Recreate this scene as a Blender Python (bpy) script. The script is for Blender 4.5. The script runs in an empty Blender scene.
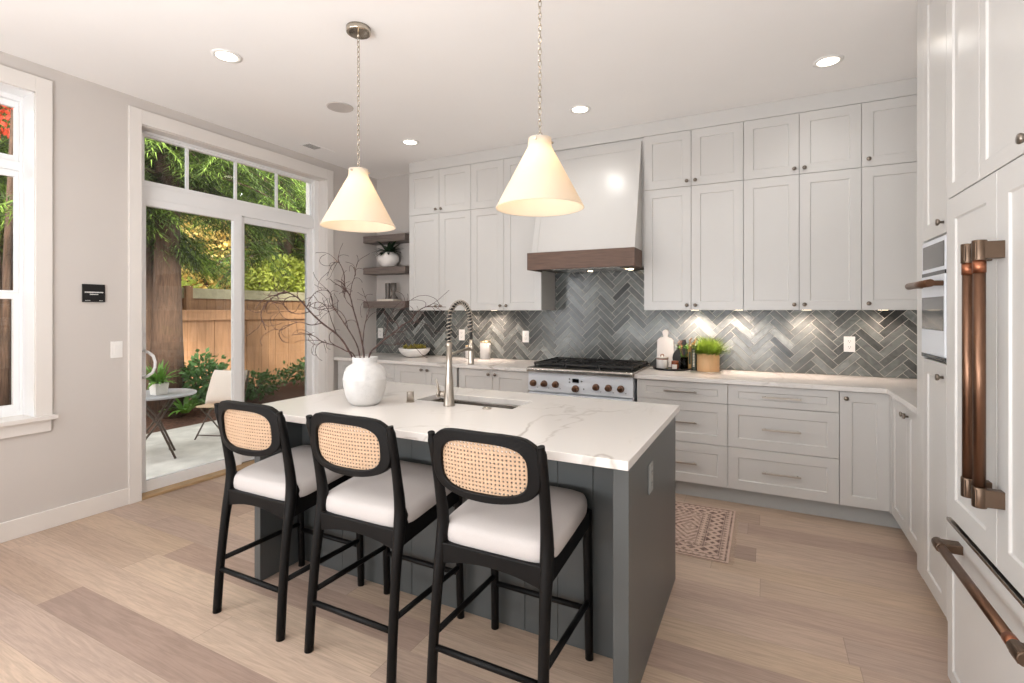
import bpy, bmesh, math, random
import numpy as np
from mathutils import Vector, Matrix, Euler
from math import sin, cos, pi, radians
random.seed(7)
rng = np.random.default_rng(7)
SC = bpy.context.scene
COL = SC.collection

# ------------------------------------------------------------------ camera
F, YAW, HY, CAMH = 498.92, radians(26.906), 311.29, 1.3823
cd = bpy.data.cameras.new('camera'); cam = bpy.data.objects.new('camera', cd); COL.objects.link(cam)
cd.sensor_width = 36; cd.lens = F * 36 / 1024
cd.shift_y = -(341.5 - HY) / 1024
cd.clip_start = 0.02; cd.clip_end = 200
cam.location = (0, 0, CAMH); cam.rotation_euler = (pi / 2, 0, YAW)
SC.camera = cam
# ------------------------------------------------------------------ exposure, world, sun, added fill lights
SC.view_settings.view_transform = 'Standard'; SC.view_settings.look = 'None'
SC.view_settings.exposure = -0.31; SC.view_settings.gamma = 1.0; SC.view_settings.use_curve_mapping = False
SC.cycles.max_bounces = 10; SC.cycles.diffuse_bounces = 5; SC.cycles.glossy_bounces = 4
SC.cycles.transparent_max_bounces = 24; SC.cycles.transmission_bounces = 6
SC.cycles.sample_clamp_indirect = 6.0; SC.cycles.caustics_reflective = False; SC.cycles.caustics_refractive = False
W = bpy.data.worlds.new('sky'); SC.world = W; W.use_nodes = True
wn = W.node_tree.nodes; wb = wn['Background']
wb.inputs[0].default_value = (0.95, 0.97, 1.0, 1); wb.inputs[1].default_value = 4.4
def light(name, kind, loc, energy, color=(1, 1, 1), rot=(0, 0, 0), **k):
    l = bpy.data.lights.new(name, kind); l.energy = energy; l.color = color
    for a, v in k.items(): setattr(l, a, v)
    o = bpy.data.objects.new(name, l); COL.objects.link(o); o.location = loc; o.rotation_euler = rot
    return o
light('sun', 'SUN', (0, 0, 8), 14.0, (1, .93, .80), (radians(48), 0, radians(62)), angle=radians(8))
# unseen fill lights added out of view to brighten the room and ceiling
light('rear_fill_light', 'AREA', (-1.2, -3.55, 1.55), 30, (.98, .99, 1), (radians(100), 0, 0), shape='RECTANGLE', size=4.2, size_y=2.2)  # added fill from behind the camera, no window in that wall
light('side_fill_light', 'AREA', (-4.0, -1.9, 1.5), 125, (.93, .965, 1), (0, radians(-90), 0), shape='RECTANGLE', size=2.0, size_y=2.0)  # added fill from the left, the wall has no opening here
light('ceiling_fill_light', 'AREA', (-1.2, -1.55, .8), 225, (.95, .975, 1), (radians(180 - 20), 0, 0), shape='RECTANGLE', size=3.0, size_y=1.2)  # added upward fill to lift the ceiling, no fixture stands here
WARM = (1.0, .985, .96)
PUCK = (1.0, .79, .66)

# ------------------------------------------------------------------ helpers
def lin(c):
    f = lambda v: v / 12.92 if v <= .04045 else ((v + .055) / 1.055) ** 2.4
    return tuple(f(x / 255) for x in c)
def mat(name, rgb, rough=.5, metal=0., spec=.5, vary=0., scale=8., bump=0., bscale=60., stretch=(1, 1, 1), trans=0., emit=None, es=0.):
    m = bpy.data.materials.new(name); m.use_nodes = True
    nt = m.node_tree; b = nt.nodes['Principled BSDF']
    c = lin(rgb)
    b.inputs['Base Color'].default_value = (*c, 1); b.inputs['Roughness'].default_value = rough
    b.inputs['Metallic'].default_value = metal; b.inputs['Specular IOR Level'].default_value = spec
    if trans: b.inputs['Transmission Weight'].default_value = trans
    if emit: b.inputs['Emission Color'].default_value = (*lin(emit), 1); b.inputs['Emission Strength'].default_value = es
    if vary or bump:
        tc = nt.nodes.new('ShaderNodeTexCoord'); mp = nt.nodes.new('ShaderNodeMapping'); mp.inputs['Scale'].default_value = stretch
        nt.links.new(tc.outputs['Object'], mp.inputs[0])
    if vary:
        n = nt.nodes.new('ShaderNodeTexNoise'); n.inputs['Scale'].default_value = scale; n.inputs['Detail'].default_value = 5
        r = nt.nodes.new('ShaderNodeValToRGB')
        r.color_ramp.elements[0].position = .3; r.color_ramp.elements[1].position = .7
        r.color_ramp.elements[0].color = (*[max(0, x * (1 - vary)) for x in c], 1)
        r.color_ramp.elements[1].color = (*[min(1, x * (1 + vary)) for x in c], 1)
        nt.links.new(mp.outputs[0], n.inputs['Vector']); nt.links.new(n.outputs['Fac'], r.inputs[0]); nt.links.new(r.outputs[0], b.inputs['Base Color'])
    if bump:
        n2 = nt.nodes.new('ShaderNodeTexNoise'); n2.inputs['Scale'].default_value = bscale; n2.inputs['Detail'].default_value = 4
        bp = nt.nodes.new('ShaderNodeBump'); bp.inputs['Strength'].default_value = bump; bp.inputs['Distance'].default_value = .01
        nt.links.new(mp.outputs[0], n2.inputs['Vector']); nt.links.new(n2.outputs['Fac'], bp.inputs['Height']); nt.links.new(bp.outputs[0], b.inputs['Normal'])
    return m

class MB:
    def __init__(s): s.v = []; s.f = []; s.sm = []; s.col = []
    def add(s, vs, fs, smooth=False, col=None):
        o = len(s.v); s.v += [tuple(p) for p in vs]
        for f in fs: s.f.append(tuple(i + o for i in f)); s.sm.append(smooth); s.col.append(col)
        return s
    def box(s, x0, x1, y0, y1, z0, z1):
        vs = [(x, y, z) for z in (z0, z1) for y in (y0, y1) for x in (x0, x1)]
        return s.add(vs, [(0, 2, 3, 1), (4, 5, 7, 6), (0, 1, 5, 4), (2, 6, 7, 3), (0, 4, 6, 2), (1, 3, 7, 5)])
    def hexa(s, b, t):  # bottom quad, top quad (both ccw from above)
        return s.add(list(b) + list(t), [(3, 2, 1, 0), (4, 5, 6, 7), (0, 1, 5, 4), (1, 2, 6, 5), (2, 3, 7, 6), (3, 0, 4, 7)])
    def bar(s, p, q, w, h=None, up=(0, 0, 1)):
        p = Vector(p); q = Vector(q); h = h or w; d = (q - p).normalized(); u = Vector(up)
        if abs(d.dot(u)) > .98: u = Vector((0, 1, 0))
        a = d.cross(u).normalized() * w / 2; b = a.cross(d).normalized() * h / 2
        return s.hexa([p - a - b, p + a - b, p + a + b, p - a + b], [q - a - b, q + a - b, q + a + b, q - a + b])
    def tube(s, pts, r, n=10, caps=True, sx=1., closed=False):
        pts = [Vector(p) for p in pts]; k = len(pts); rs = r if hasattr(r, '__len__') else [r] * k
        vs = []; nrm = None
        for i, p in enumerate(pts):
            if closed: t = (pts[(i + 1) % k] - pts[i - 1]).normalized()
            else: t = (pts[min(i + 1, k - 1)] - pts[max(i - 1, 0)]).normalized()
            if nrm is None:
                nrm = Vector((0, 0, 1)) if abs(t.z) < .9 else Vector((1, 0, 0))
            nrm = (nrm - t * nrm.dot(t)).normalized(); b = t.cross(nrm)
            for j in range(n):
                a = 2 * pi * j / n; vs.append(p + nrm * cos(a) * rs[i] * sx + b * sin(a) * rs[i])
        fs = [(i * n + j, i * n + (j + 1) % n, (i + 1) * n + (j + 1) % n, (i + 1) * n + j) for i in range(k - 1) for j in range(n)]
        if closed: fs += [((k - 1) * n + j, (k - 1) * n + (j + 1) % n, (j + 1) % n, j) for j in range(n)]
        s.add(vs, fs, True)
        if caps and not closed:
            o = len(s.v) - len(vs)
            s.f.append(tuple(o + j for j in range(n))[::-1]); s.sm.append(False); s.col.append(None)
            s.f.append(tuple(o + (k - 1) * n + j for j in range(n))); s.sm.append(False); s.col.append(None)
        return s
    def cyl(s, p, q, r0, r1=None, n=20): return s.tube([p, q], [r0, r0 if r1 is None else r1], n)
    def lathe(s, prof, c=(0, 0, 0), n=36, smooth=True, fn=None):
        vs = []; m = len(prof)
        for r, z in prof:
            for j in range(n):
                a = 2 * pi * j / n; rr = r * (fn(a, z) if fn else 1); vs.append((c[0] + rr * cos(a), c[1] + rr * sin(a), c[2] + z))
        fs = [(i * n + j, i * n + (j + 1) % n, (i + 1) * n + (j + 1) % n, (i + 1) * n + j) for i in range(m - 1) for j in range(n)]
        s.add(vs, fs, smooth)
        o = len(s.v) - len(vs)
        if prof[0][0] > 1e-5: s.f.append(tuple(o + j for j in range(n))[::-1]); s.sm.append(False); s.col.append(None)
        if prof[-1][0] > 1e-5: s.f.append(tuple(o + (m - 1) * n + j for j in range(n))); s.sm.append(False); s.col.append(None)
        return s
    def lathe_open(s, prof, c=(0, 0, 0), n=36):
        vs = []; m = len(prof)
        for r, z in prof:
            for j in range(n): a = 2 * pi * j / n; vs.append((c[0] + r * cos(a), c[1] + r * sin(a), c[2] + z))
        fs = [(i * n + j, i * n + (j + 1) % n, (i + 1) * n + (j + 1) % n, (i + 1) * n + j) for i in range(m - 1) for j in range(n)]
        return s.add(vs, fs, True)
    def prism(s, poly, d0, d1, plane='xz', smooth=False, col=None):
        f = {'xz': lambda a, b, d: (a, d, b), 'yz': lambda a, b, d: (d, a, b), 'xy': lambda a, b, d: (a, b, d)}[plane]
        n = len(poly)
        vs = [f(a, b, d0) for a, b in poly] + [f(a, b, d1) for a, b in poly]
        s.add(vs, [tuple(range(n))[::-1], tuple(range(n, 2 * n))], False, col)
        o = len(s.v) - 2 * n
        for i in range(n):
            s.f.append((o + i, o + (i + 1) % n, o + n + (i + 1) % n, o + n + i)); s.sm.append(smooth); s.col.append(col)
        return s
    def ring(s, outer, inner, d0, d1, plane='xz', smooth=True):   # frame between two loops of equal count
        f = {'xz': lambda a, b, d: (a, d, b), 'yz': lambda a, b, d: (d, a, b), 'xy': lambda a, b, d: (a, b, d)}[plane]
        n = len(outer); g0 = d0 if callable(d0) else (lambda a, b: d0); g1 = d1 if callable(d1) else (lambda a, b: d1)
        vs = [f(a, b, g0(a, b)) for a, b in outer] + [f(a, b, g0(a, b)) for a, b in inner] + [f(a, b, g1(a, b)) for a, b in outer] + [f(a, b, g1(a, b)) for a, b in inner]
        fs = []
        for i in range(n):
            j = (i + 1) % n
            fs += [(i, j, n + j, n + i), (2 * n + i, 3 * n + i, 3 * n + j, 2 * n + j), (i, 2 * n + i, 2 * n + j, j), (n + i, n + j, 3 * n + j, 3 * n + i)]
        return s.add(vs, fs, smooth)
    def shaker(s, x0, x1, z0, z1, y=0., th=.02, st=.057, rec=.007, g=.0016, stz=None):
        x0 += g; x1 -= g; z0 += g; z1 -= g; stz = stz or st; b = .004
        def R(a, c, d, e, yy): return [(a, yy, d), (c, yy, d), (c, yy, e), (a, yy, e)]
        vs = R(x0, x1, z0, z1, y + th) + R(x0, x1, z0, z1, y) + R(x0 + st, x1 - st, z0 + stz, z1 - stz, y) + R(x0 + st + b, x1 - st - b, z0 + stz + b, z1 - stz - b, y + rec)
        fs = [(0, 3, 2, 1), (12, 13, 14, 15)]
        for k in (0, 4, 8):
            for i in range(4): j = (i + 1) % 4; fs.append((k + i, k + j, k + 4 + j, k + 4 + i))
        return s.add(vs, fs)
    def build(s, name, m=None, parent=None, bevel=0., seg=2, sub=0, recalc=True, loc=None, rot=None):
        me = bpy.data.meshes.new(name); me.from_pydata(s.v, [], s.f); me.update()
        if recalc:
            bm = bmesh.new(); bm.from_mesh(me); bmesh.ops.recalc_face_normals(bm, faces=bm.faces); bm.to_mesh(me); bm.free()
        me.polygons.foreach_set('use_smooth', s.sm)
        if any(c is not None for c in s.col):
            at = me.color_attributes.new('tone', 'FLOAT_COLOR', 'CORNER'); arr = []
            for p, c in zip(me.polygons, s.col): arr += [*(c or (1, 1, 1)), 1] * p.loop_total
            at.data.foreach_set('color', arr)
        for x in (m if isinstance(m, (list, tuple)) else [m]):
            if x: me.materials.append(x)
        o = bpy.data.objects.new(name, me); COL.objects.link(o)
        if parent: o.parent = parent
        if loc: o.location = loc
        if rot: o.rotation_euler = rot
        if bevel:
            b = o.modifiers.new('bevel', 'BEVEL'); b.width = bevel; b.segments = seg; b.limit_method = 'ANGLE'; b.angle_limit = radians(40)
        if sub:
            b = o.modifiers.new('sub', 'SUBSURF'); b.levels = sub; b.render_levels = sub
        return o
def tag(o, label=None, cat=None, group=None, kind=None):
    if label: o['label'] = label
    if cat: o['category'] = cat
    if group: o['group'] = group
    if kind: o['kind'] = kind
    return o
def thing(name, label, cat, loc=(0, 0, 0), rz=0., group=None):
    o = bpy.data.objects.new(name, None); COL.objects.link(o); o.empty_display_size = .1
    o.location = loc; o.rotation_euler = (0, 0, rz); return tag(o, label, cat, group)
def kids(o): return [c for c in bpy.data.objects if c.parent == o]
def dup(o, loc, rz=None, label=None, parent=None):
    c = o.copy(); COL.objects.link(c)
    if parent: c.parent = parent
    else:
        c.location = loc
        if rz is not None: c.rotation_euler = (0, 0, rz)
        if label: c['label'] = label
    for ch in kids(o): dup(ch, None, parent=c)
    return c
def struct(o): o['kind'] = 'structure'; return o
def nodes(m): return m.node_tree.nodes, m.node_tree.links, m.node_tree.nodes['Principled BSDF']

# ------------------------------------------------------------------ materials
M = {}
M['wall'] = mat('wall_paint', (203, 197, 192), .75, vary=.01, scale=3)
M['ceil'] = mat('ceiling_paint', (247, 245, 243), .8, vary=.006, scale=3)
M['trim'] = mat('white_trim', (226, 221, 216), .4, vary=.006)
M['vinyl'] = mat('white_vinyl', (238, 238, 238), .35, vary=.005)
M['cab'] = mat('cabinet_paint', (205, 203, 200), .28, vary=.008, scale=4, bump=.02, bscale=25)
M['dark_gap'] = mat('gap_shade_and_liner', (96, 88, 80), .8, vary=.05)  # dark tone that paints shade into door gaps, also the hood liner
M['toe'] = mat('toe_kick_shade_grey', (178, 179, 178), .5, vary=.01)  # cabinet tone greyed down, recess shade put into the colour
M['charcoal'] = mat('charcoal_paint', (80, 83, 83), .36, vary=.015, scale=4)
M['nickel'] = mat('brushed_nickel', (176, 168, 158), .32, 1, vary=.04, scale=30)
M['knobm'] = mat('knob_nickel', (140, 130, 120), .3, 1, vary=.04, scale=30)
M['steel'] = mat('stainless_steel', (190, 184, 176), .26, 1, vary=.05, scale=12, stretch=(1, 30, 30))
M['bronze'] = mat('brushed_bronze', (122, 92, 74), .34, 1, vary=.08, scale=60, stretch=(1, 1, .1))
M['bronzedark'] = mat('dark_bronze', (110, 92, 78), .4, 1, vary=.05, scale=40)
M['copper'] = mat('copper', (160, 104, 78), .36, 1, vary=.05, scale=40)
M['rangewhite'] = mat('white_enamel', (222, 226, 232), .3, vary=.005)
M['iron'] = mat('cast_iron', (26, 25, 25), .55, vary=.2, scale=40, bump=.15)
M['black'] = mat('black_glass', (14, 14, 15), .12, vary=.1)
M['darkglass'] = mat('smoked_glass', (70, 68, 67), .06, spec=.9, vary=.02)
M['blackmatte'] = mat('matte_black', (12, 11, 12), .5, vary=.1)
M['stool'] = mat('black_wood', (8, 7, 7), .48, spec=.2, vary=.25, scale=14, stretch=(6, 6, .6), bump=.05)
M['cushion'] = mat('cream_upholstery', (190, 184, 181), .9, vary=.02, scale=200, bump=.15, bscale=500)
M['cane'] = mat('rattan_cane', (188, 158, 130), .6, vary=.1, scale=90)
M['hoodwood'] = mat('stained_wood', (98, 73, 59), .5, vary=.28, scale=10, stretch=(.7, 6, 9), bump=.12)
M['shelfwood'] = mat('grey_stained_wood', (112, 101, 95), .5, vary=.22, scale=9, stretch=(.7, 7, 9), bump=.08)
M['ceramic'] = mat('rough_white_ceramic', (206, 204, 202), .8, vary=.08, scale=16, bump=.7, bscale=30)
M['white'] = mat('white_ceramic', (236, 232, 228), .4, vary=.02)
M['lidwood'] = mat('pale_lid_wood', (205, 178, 140), .5, vary=.1, scale=20)
M['twig'] = mat('brown_twig', (66, 42, 36), .7, vary=.25, scale=40)
M['plate'] = mat('white_plastic', (240, 238, 235), .35, vary=.004)
M['slot'] = mat('dark_slot', (60, 58, 56), .6, vary=.05)
M['woodpot'] = mat('pine_pot', (222, 178, 132), .5, vary=.07, scale=14, stretch=(3, 3, .5))
M['soil'] = mat('soil', (46, 36, 28), .9, vary=.3, scale=40)
M['grass'] = mat('bright_grass', (132, 158, 58), .55, vary=.25, scale=30)
M['fern'] = mat('fern_green', (108, 150, 64), .5, vary=.25, scale=12)
M['darkleaf'] = mat('dark_leaf', (44, 62, 44), .45, vary=.3, scale=18)
M['marbleboard'] = mat('marble_board', (226, 222, 218), .35, vary=.04, scale=9)
M['jarlabel'] = mat('jar_label', (238, 232, 224), .6, vary=.02)
M['amber'] = mat('amber_jar', (120, 62, 36), .2, vary=.1)
M['gold'] = mat('gold_book_cloth', (176, 138, 80), .5, vary=.1, scale=30)
M['greenbook'] = mat('dark_green_book', (52, 62, 48), .5, vary=.2, scale=60)
M['paper'] = mat('page_paper', (232, 224, 208), .8, vary=.04, scale=60)
M['moss'] = mat('yellow_green_succulent', (158, 146, 62), .6, vary=.35, scale=40)
M['candle'] = mat('smoked_candle_glass', (104, 98, 92), .25, vary=.15)
M['bookred'] = mat('pale_book_cover', (204, 192, 186), .6, vary=.05)
M['chain'] = mat('polished_nickel', (196, 186, 172), .2, 1, vary=.04)
M['sign'] = mat('black_sign', (18, 18, 19), .35, vary=.1)
M['speaker'] = mat('speaker_mesh', (196, 189, 184), .8, vary=.03, scale=200)
M['grille'] = mat('vent_grille', (120, 116, 112), .6, vary=.05)
M['screen_mesh'] = None
M['concrete'] = mat('patio_concrete', (196, 192, 185), .85, vary=.2, scale=4, bump=.2, bscale=30)
M['mulch'] = mat('bark_mulch', (92, 62, 48), .95, vary=.5, scale=24, bump=.8, bscale=40)
M['bark'] = mat('cedar_bark', (82, 62, 50), .95, vary=.4, scale=12, stretch=(5, 5, .5), bump=.9, bscale=16)
M['cedar'] = mat('new_cedar', (182, 136, 100), .75, vary=.16, scale=5, stretch=(6, 6, .5))
M['oldcedar'] = mat('weathered_cedar', (150, 112, 80), .8, vary=.16, scale=5, stretch=(6, 6, .5))
M['oldcap'] = mat('mossy_cap_rail', (168, 160, 132), .85, vary=.12, scale=10)
M['needle'] = mat('conifer_needles', (74, 92, 44), .6, vary=.35, scale=3)
M['needle2'] = mat('lit_conifer_tips', (132, 160, 70), .6, vary=.3, scale=3)  # lighter green, light on the tips put into the colour
M['lime'] = mat('lime_leaf', (188, 196, 92), .6, vary=.25, scale=4)
M['yellow'] = mat('autumn_yellow_leaf', (236, 202, 124), .6, vary=.3, scale=3)
M['red'] = mat('autumn_red_leaf', (206, 74, 44), .6, vary=.3, scale=4)
M['ivy'] = mat('garden_leaf', (78, 112, 60), .5, vary=.35, scale=6)
M['patiometal'] = mat('brown_metal', (84, 72, 64), .45, .4, vary=.1)
M['patiotop'] = mat('grey_table_top', (166, 164, 168), .4, vary=.04, scale=20)
M['pillow'] = mat('oat_pillow', (214, 200, 190), .9, vary=.04, scale=120, bump=.2, bscale=200)
M['tanseat'] = mat('tan_slat', (200, 174, 146), .6, vary=.08)
M['drain'] = M['nickel']

def leafy(m):   # leaves let some light through
    n, l, b = nodes(m); b.inputs['Subsurface Weight'].default_value = 0
    out = [x for x in n if x.type == 'OUTPUT_MATERIAL'][0]
    t = n.new('ShaderNodeBsdfTranslucent'); mx = n.new('ShaderNodeMixShader'); mx.inputs[0].default_value = .35
    src = b.inputs['Base Color'].links
    if src: l.new(src[0].from_socket, t.inputs[0])
    l.new(b.outputs[0], mx.inputs[1]); l.new(t.outputs[0], mx.inputs[2]); l.new(mx.outputs[0], out.inputs[0])
for k in ('grass', 'fern', 'darkleaf', 'needle', 'needle2', 'lime', 'yellow', 'red', 'ivy'): leafy(M[k])

def glass_mat(name, tint):
    m = bpy.data.materials.new(name); m.use_nodes = True; n = m.node_tree.nodes; l = m.node_tree.links
    n.remove(n['Principled BSDF']); out = n['Material Output']
    t = n.new('ShaderNodeBsdfTransparent'); t.inputs[0].default_value = (*tint, 1)
    g = n.new('ShaderNodeBsdfGlossy'); g.inputs['Roughness'].default_value = .01
    fr = n.new('ShaderNodeFresnel'); fr.inputs[0].default_value = 1.3
    mx = n.new('ShaderNodeMixShader'); l.new(fr.outputs[0], mx.inputs[0]); l.new(t.outputs[0], mx.inputs[1]); l.new(g.outputs[0], mx.inputs[2]); l.new(mx.outputs[0], out.inputs[0])
    return m
M['glass'] = glass_mat('window_glass', (.97, .98, .97))
M['screen'] = glass_mat('insect_screen_glass', (.66, .67, .66))
M['vaseglass'] = glass_mat('clear_glass', (.72, .74, .68))

def shade_mat():
    m = bpy.data.materials.new('opal_shade'); m.use_nodes = True; n, l, b = nodes(m); out = n['Material Output']
    d = n.new('ShaderNodeBsdfDiffuse'); d.inputs[0].default_value = (*lin((238, 230, 218)), 1)
    t = n.new('ShaderNodeBsdfTranslucent'); mx = n.new('ShaderNodeMixShader'); mx.inputs[0].default_value = .5
    tc = n.new('ShaderNodeTexCoord'); no = n.new('ShaderNodeTexNoise'); no.inputs['Scale'].default_value = 6
    r = n.new('ShaderNodeValToRGB'); r.color_ramp.elements[0].color = (*lin((255, 240, 218)), 1); r.color_ramp.elements[1].color = (*lin((255, 244, 226)), 1)
    l.new(tc.outputs['Object'], no.inputs['Vector']); l.new(no.outputs['Fac'], r.inputs[0]); l.new(r.outputs[0], t.inputs[0])
    l.new(d.outputs[0], mx.inputs[1]); l.new(t.outputs[0], mx.inputs[2]); l.new(mx.outputs[0], out.inputs[0]); return m
M['shade'] = shade_mat()
M['bulb'] = mat('lamp_bulb', (255, 240, 215), .5, emit=(255, 232, 196), es=14)
M['diffuser'] = mat('downlight_lens', (255, 245, 230), .5, emit=(255, 240, 218), es=9)
M['puck'] = mat('puck_lens', (255, 235, 205), .5, emit=(255, 232, 196), es=12)

def floor_mat():
    m = bpy.data.materials.new('oak_plank_floor'); m.use_nodes = True; n, l, b = nodes(m)
    tc = n.new('ShaderNodeTexCoord'); sep = n.new('ShaderNodeSeparateXYZ'); l.new(tc.outputs['Object'], sep.inputs[0])
    PW, PL = .18, 1.75
    def mth(op, a, c=None):
        k = n.new('ShaderNodeMath'); k.operation = op
        for i, x in enumerate((a, c)):
            if x is None: continue
            if isinstance(x, (int, float)): k.inputs[i].default_value = x
            else: l.new(x, k.inputs[i])
        return k.outputs[0]
    row = mth('FLOOR', mth('DIVIDE', sep.outputs['Y'], PW))
    wn_ = n.new('ShaderNodeTexWhiteNoise'); wn_.noise_dimensions = '1D'; l.new(row, wn_.inputs['W'])
    xs = mth('ADD', mth('DIVIDE', sep.outputs['X'], PL), mth('MULTIPLY', wn_.outputs['Value'], 7.3))
    colm = mth('FLOOR', xs)
    cv = n.new('ShaderNodeCombineXYZ'); l.new(row, cv.inputs[0]); l.new(colm, cv.inputs[1])
    w2 = n.new('ShaderNodeTexWhiteNoise'); w2.noise_dimensions = '2D'; l.new(cv.outputs[0], w2.inputs['Vector'])
    ramp = n.new('ShaderNodeValToRGB'); ramp.color_ramp.interpolation = 'LINEAR'
    cols = [(166, 143, 129), (184, 161, 145), (193, 171, 151), (174, 153, 140), (190, 167, 145), (156, 134, 122)]
    el = ramp.color_ramp.elements
    while len(el) < len(cols): el.new(.5)
    for i, c in enumerate(cols): el[i].position = i / (len(cols) - 1); el[i].color = (*lin(c), 1)
    l.new(w2.outputs['Value'], ramp.inputs[0])
    # grain: stretched noise shifted per plank
    off = n.new('ShaderNodeVectorMath'); off.operation = 'SCALE'; l.new(w2.outputs['Color'], off.inputs[0]); off.inputs['Scale'].default_value = 30
    add = n.new('ShaderNodeVectorMath'); add.operation = 'ADD'; l.new(tc.outputs['Object'], add.inputs[0]); l.new(off.outputs[0], add.inputs[1])
    mp = n.new('ShaderNodeMapping'); mp.inputs['Scale'].default_value = (.55, 7.5, 1); l.new(add.outputs[0], mp.inputs[0])
    g = n.new('ShaderNodeTexNoise'); g.inputs['Scale'].default_value = 2.2; g.inputs['Detail'].default_value = 8; g.inputs['Roughness'].default_value = .62; g.inputs['Distortion'].default_value = .35
    l.new(mp.outputs[0], g.inputs['Vector'])
    # cathedral rings: bands of the noise field
    bands = mth('FRACT', mth('MULTIPLY', g.outputs['Fac'], 7.0)); bands = mth('ABSOLUTE', mth('SUBTRACT', bands, .5))
    mp2 = n.new('ShaderNodeMapping'); mp2.inputs['Scale'].default_value = (4, 90, 1); l.new(add.outputs[0], mp2.inputs[0])
    g2 = n.new('ShaderNodeTexNoise'); g2.inputs['Scale'].default_value = 2; g2.inputs['Detail'].default_value = 3; l.new(mp2.outputs[0], g2.inputs['Vector'])
    tone = mth('ADD', mth('MULTIPLY', bands, .36), mth('MULTIPLY', g2.outputs['Fac'], .40)); tone = mth('ADD', tone, .72)
    big = n.new('ShaderNodeTexNoise'); big.inputs['Scale'].default_value = 1.5; l.new(add.outputs[0], big.inputs['Vector'])
    tone = mth('MULTIPLY', tone, mth('ADD', mth('MULTIPLY', big.outputs['Fac'], .22), .90))
    # knots
    vo = n.new('ShaderNodeTexVoronoi'); vo.inputs['Scale'].default_value = 1.7; mp3 = n.new('ShaderNodeMapping'); mp3.inputs['Scale'].default_value = (1, 1.6, 1); l.new(add.outputs[0], mp3.inputs[0]); l.new(mp3.outputs[0], vo.inputs['Vector'])
    kn = n.new('ShaderNodeMapRange'); kn.inputs[1].default_value = .006; kn.inputs[2].default_value = .035; kn.inputs[3].default_value = .55; kn.inputs[4].default_value = 1; l.new(vo.outputs['Distance'], kn.inputs[0])
    tone = mth('MULTIPLY', tone, kn.outputs[0])
    # seams
    fy = mth('ABSOLUTE', mth('SUBTRACT', mth('FRACT', mth('DIVIDE', sep.outputs['Y'], PW)), .5)); fx = mth('ABSOLUTE', mth('SUBTRACT', mth('FRACT', xs), .5))
    s1 = mth('LESS_THAN', fy, .5 - .0035); s2 = mth('LESS_THAN', fx, .5 - .0008); seam = mth('MULTIPLY', s1, s2)
    tone = mth('MULTIPLY', tone, mth('ADD', mth('MULTIPLY', seam, .3), .7))
    sc = n.new('ShaderNodeVectorMath'); sc.operation = 'SCALE'; l.new(ramp.outputs[0], sc.inputs[0]); l.new(tone, sc.inputs['Scale'])
    l.new(sc.outputs[0], b.inputs['Base Color']); b.inputs['Roughness'].default_value = .42; b.inputs['Specular IOR Level'].default_value = .35
    bmp = n.new('ShaderNodeBump'); bmp.inputs['Strength'].default_value = .08; bmp.inputs['Distance'].default_value = .004; l.new(tone, bmp.inputs['Height']); l.new(bmp.outputs[0], b.inputs['Normal'])
    return m
M['floor'] = floor_mat()

def quartz():
    m = bpy.data.materials.new('veined_quartz'); m.use_nodes = True; n, l, b = nodes(m)
    tc = n.new('ShaderNodeTexCoord'); mp = n.new('ShaderNodeMapping'); mp.inputs['Rotation'].default_value = (0, 0, radians(38)); mp.inputs['Scale'].default_value = (1, .55, 1); l.new(tc.outputs['Object'], mp.inputs[0])
    base = (*lin((228, 224, 220)), 1)
    prev = None
    for sc_, wid, colr, amt, off in ((1.1, .012, (150, 138, 126), .55, 3.1), (2.1, .008, (170, 160, 150), .4, 9.7)):
        ad = n.new('ShaderNodeVectorMath'); ad.inputs[1].default_value = (off, off * .7, 0); l.new(mp.outputs[0], ad.inputs[0])
        no = n.new('ShaderNodeTexNoise'); no.inputs['Scale'].default_value = sc_; no.inputs['Detail'].default_value = 5; no.inputs['Roughness'].default_value = .5; no.inputs['Distortion'].default_value = .5; l.new(ad.outputs[0], no.inputs['Vector'])
        su = n.new('ShaderNodeMath'); su.operation = 'SUBTRACT'; su.inputs[1].default_value = .5; l.new(no.outputs['Fac'], su.inputs[0])
        ab = n.new('ShaderNodeMath'); ab.operation = 'ABSOLUTE'; l.new(su.outputs[0], ab.inputs[0])
        mr = n.new('ShaderNodeMapRange'); mr.inputs[1].default_value = 0; mr.inputs[2].default_value = wid; mr.inputs[3].default_value = amt; mr.inputs[4].default_value = 0; l.new(ab.outputs[0], mr.inputs[0])
        fade = n.new('ShaderNodeTexNoise'); fade.inputs['Scale'].default_value = 1.7; l.new(ad.outputs[0], fade.inputs['Vector'])
        fr = n.new('ShaderNodeMapRange'); fr.inputs[1].default_value = .42; fr.inputs[2].default_value = .62; l.new(fade.outputs['Fac'], fr.inputs[0])
        mu = n.new('ShaderNodeMath'); mu.operation = 'MULTIPLY'; l.new(mr.outputs[0], mu.inputs[0]); l.new(fr.outputs[0], mu.inputs[1])
        mx = n.new('ShaderNodeMix'); mx.data_type = 'RGBA'; mx.inputs['B'].default_value = (*lin(colr), 1); l.new(mu.outputs[0], mx.inputs['Factor'])
        if prev is None: mx.inputs['A'].default_value = base
        else: l.new(prev, mx.inputs['A'])
        prev = mx.outputs['Result']
    l.new(prev, b.inputs['Base Color']); b.inputs['Roughness'].default_value = .2
    return m
M['quartz'] = quartz()

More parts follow.
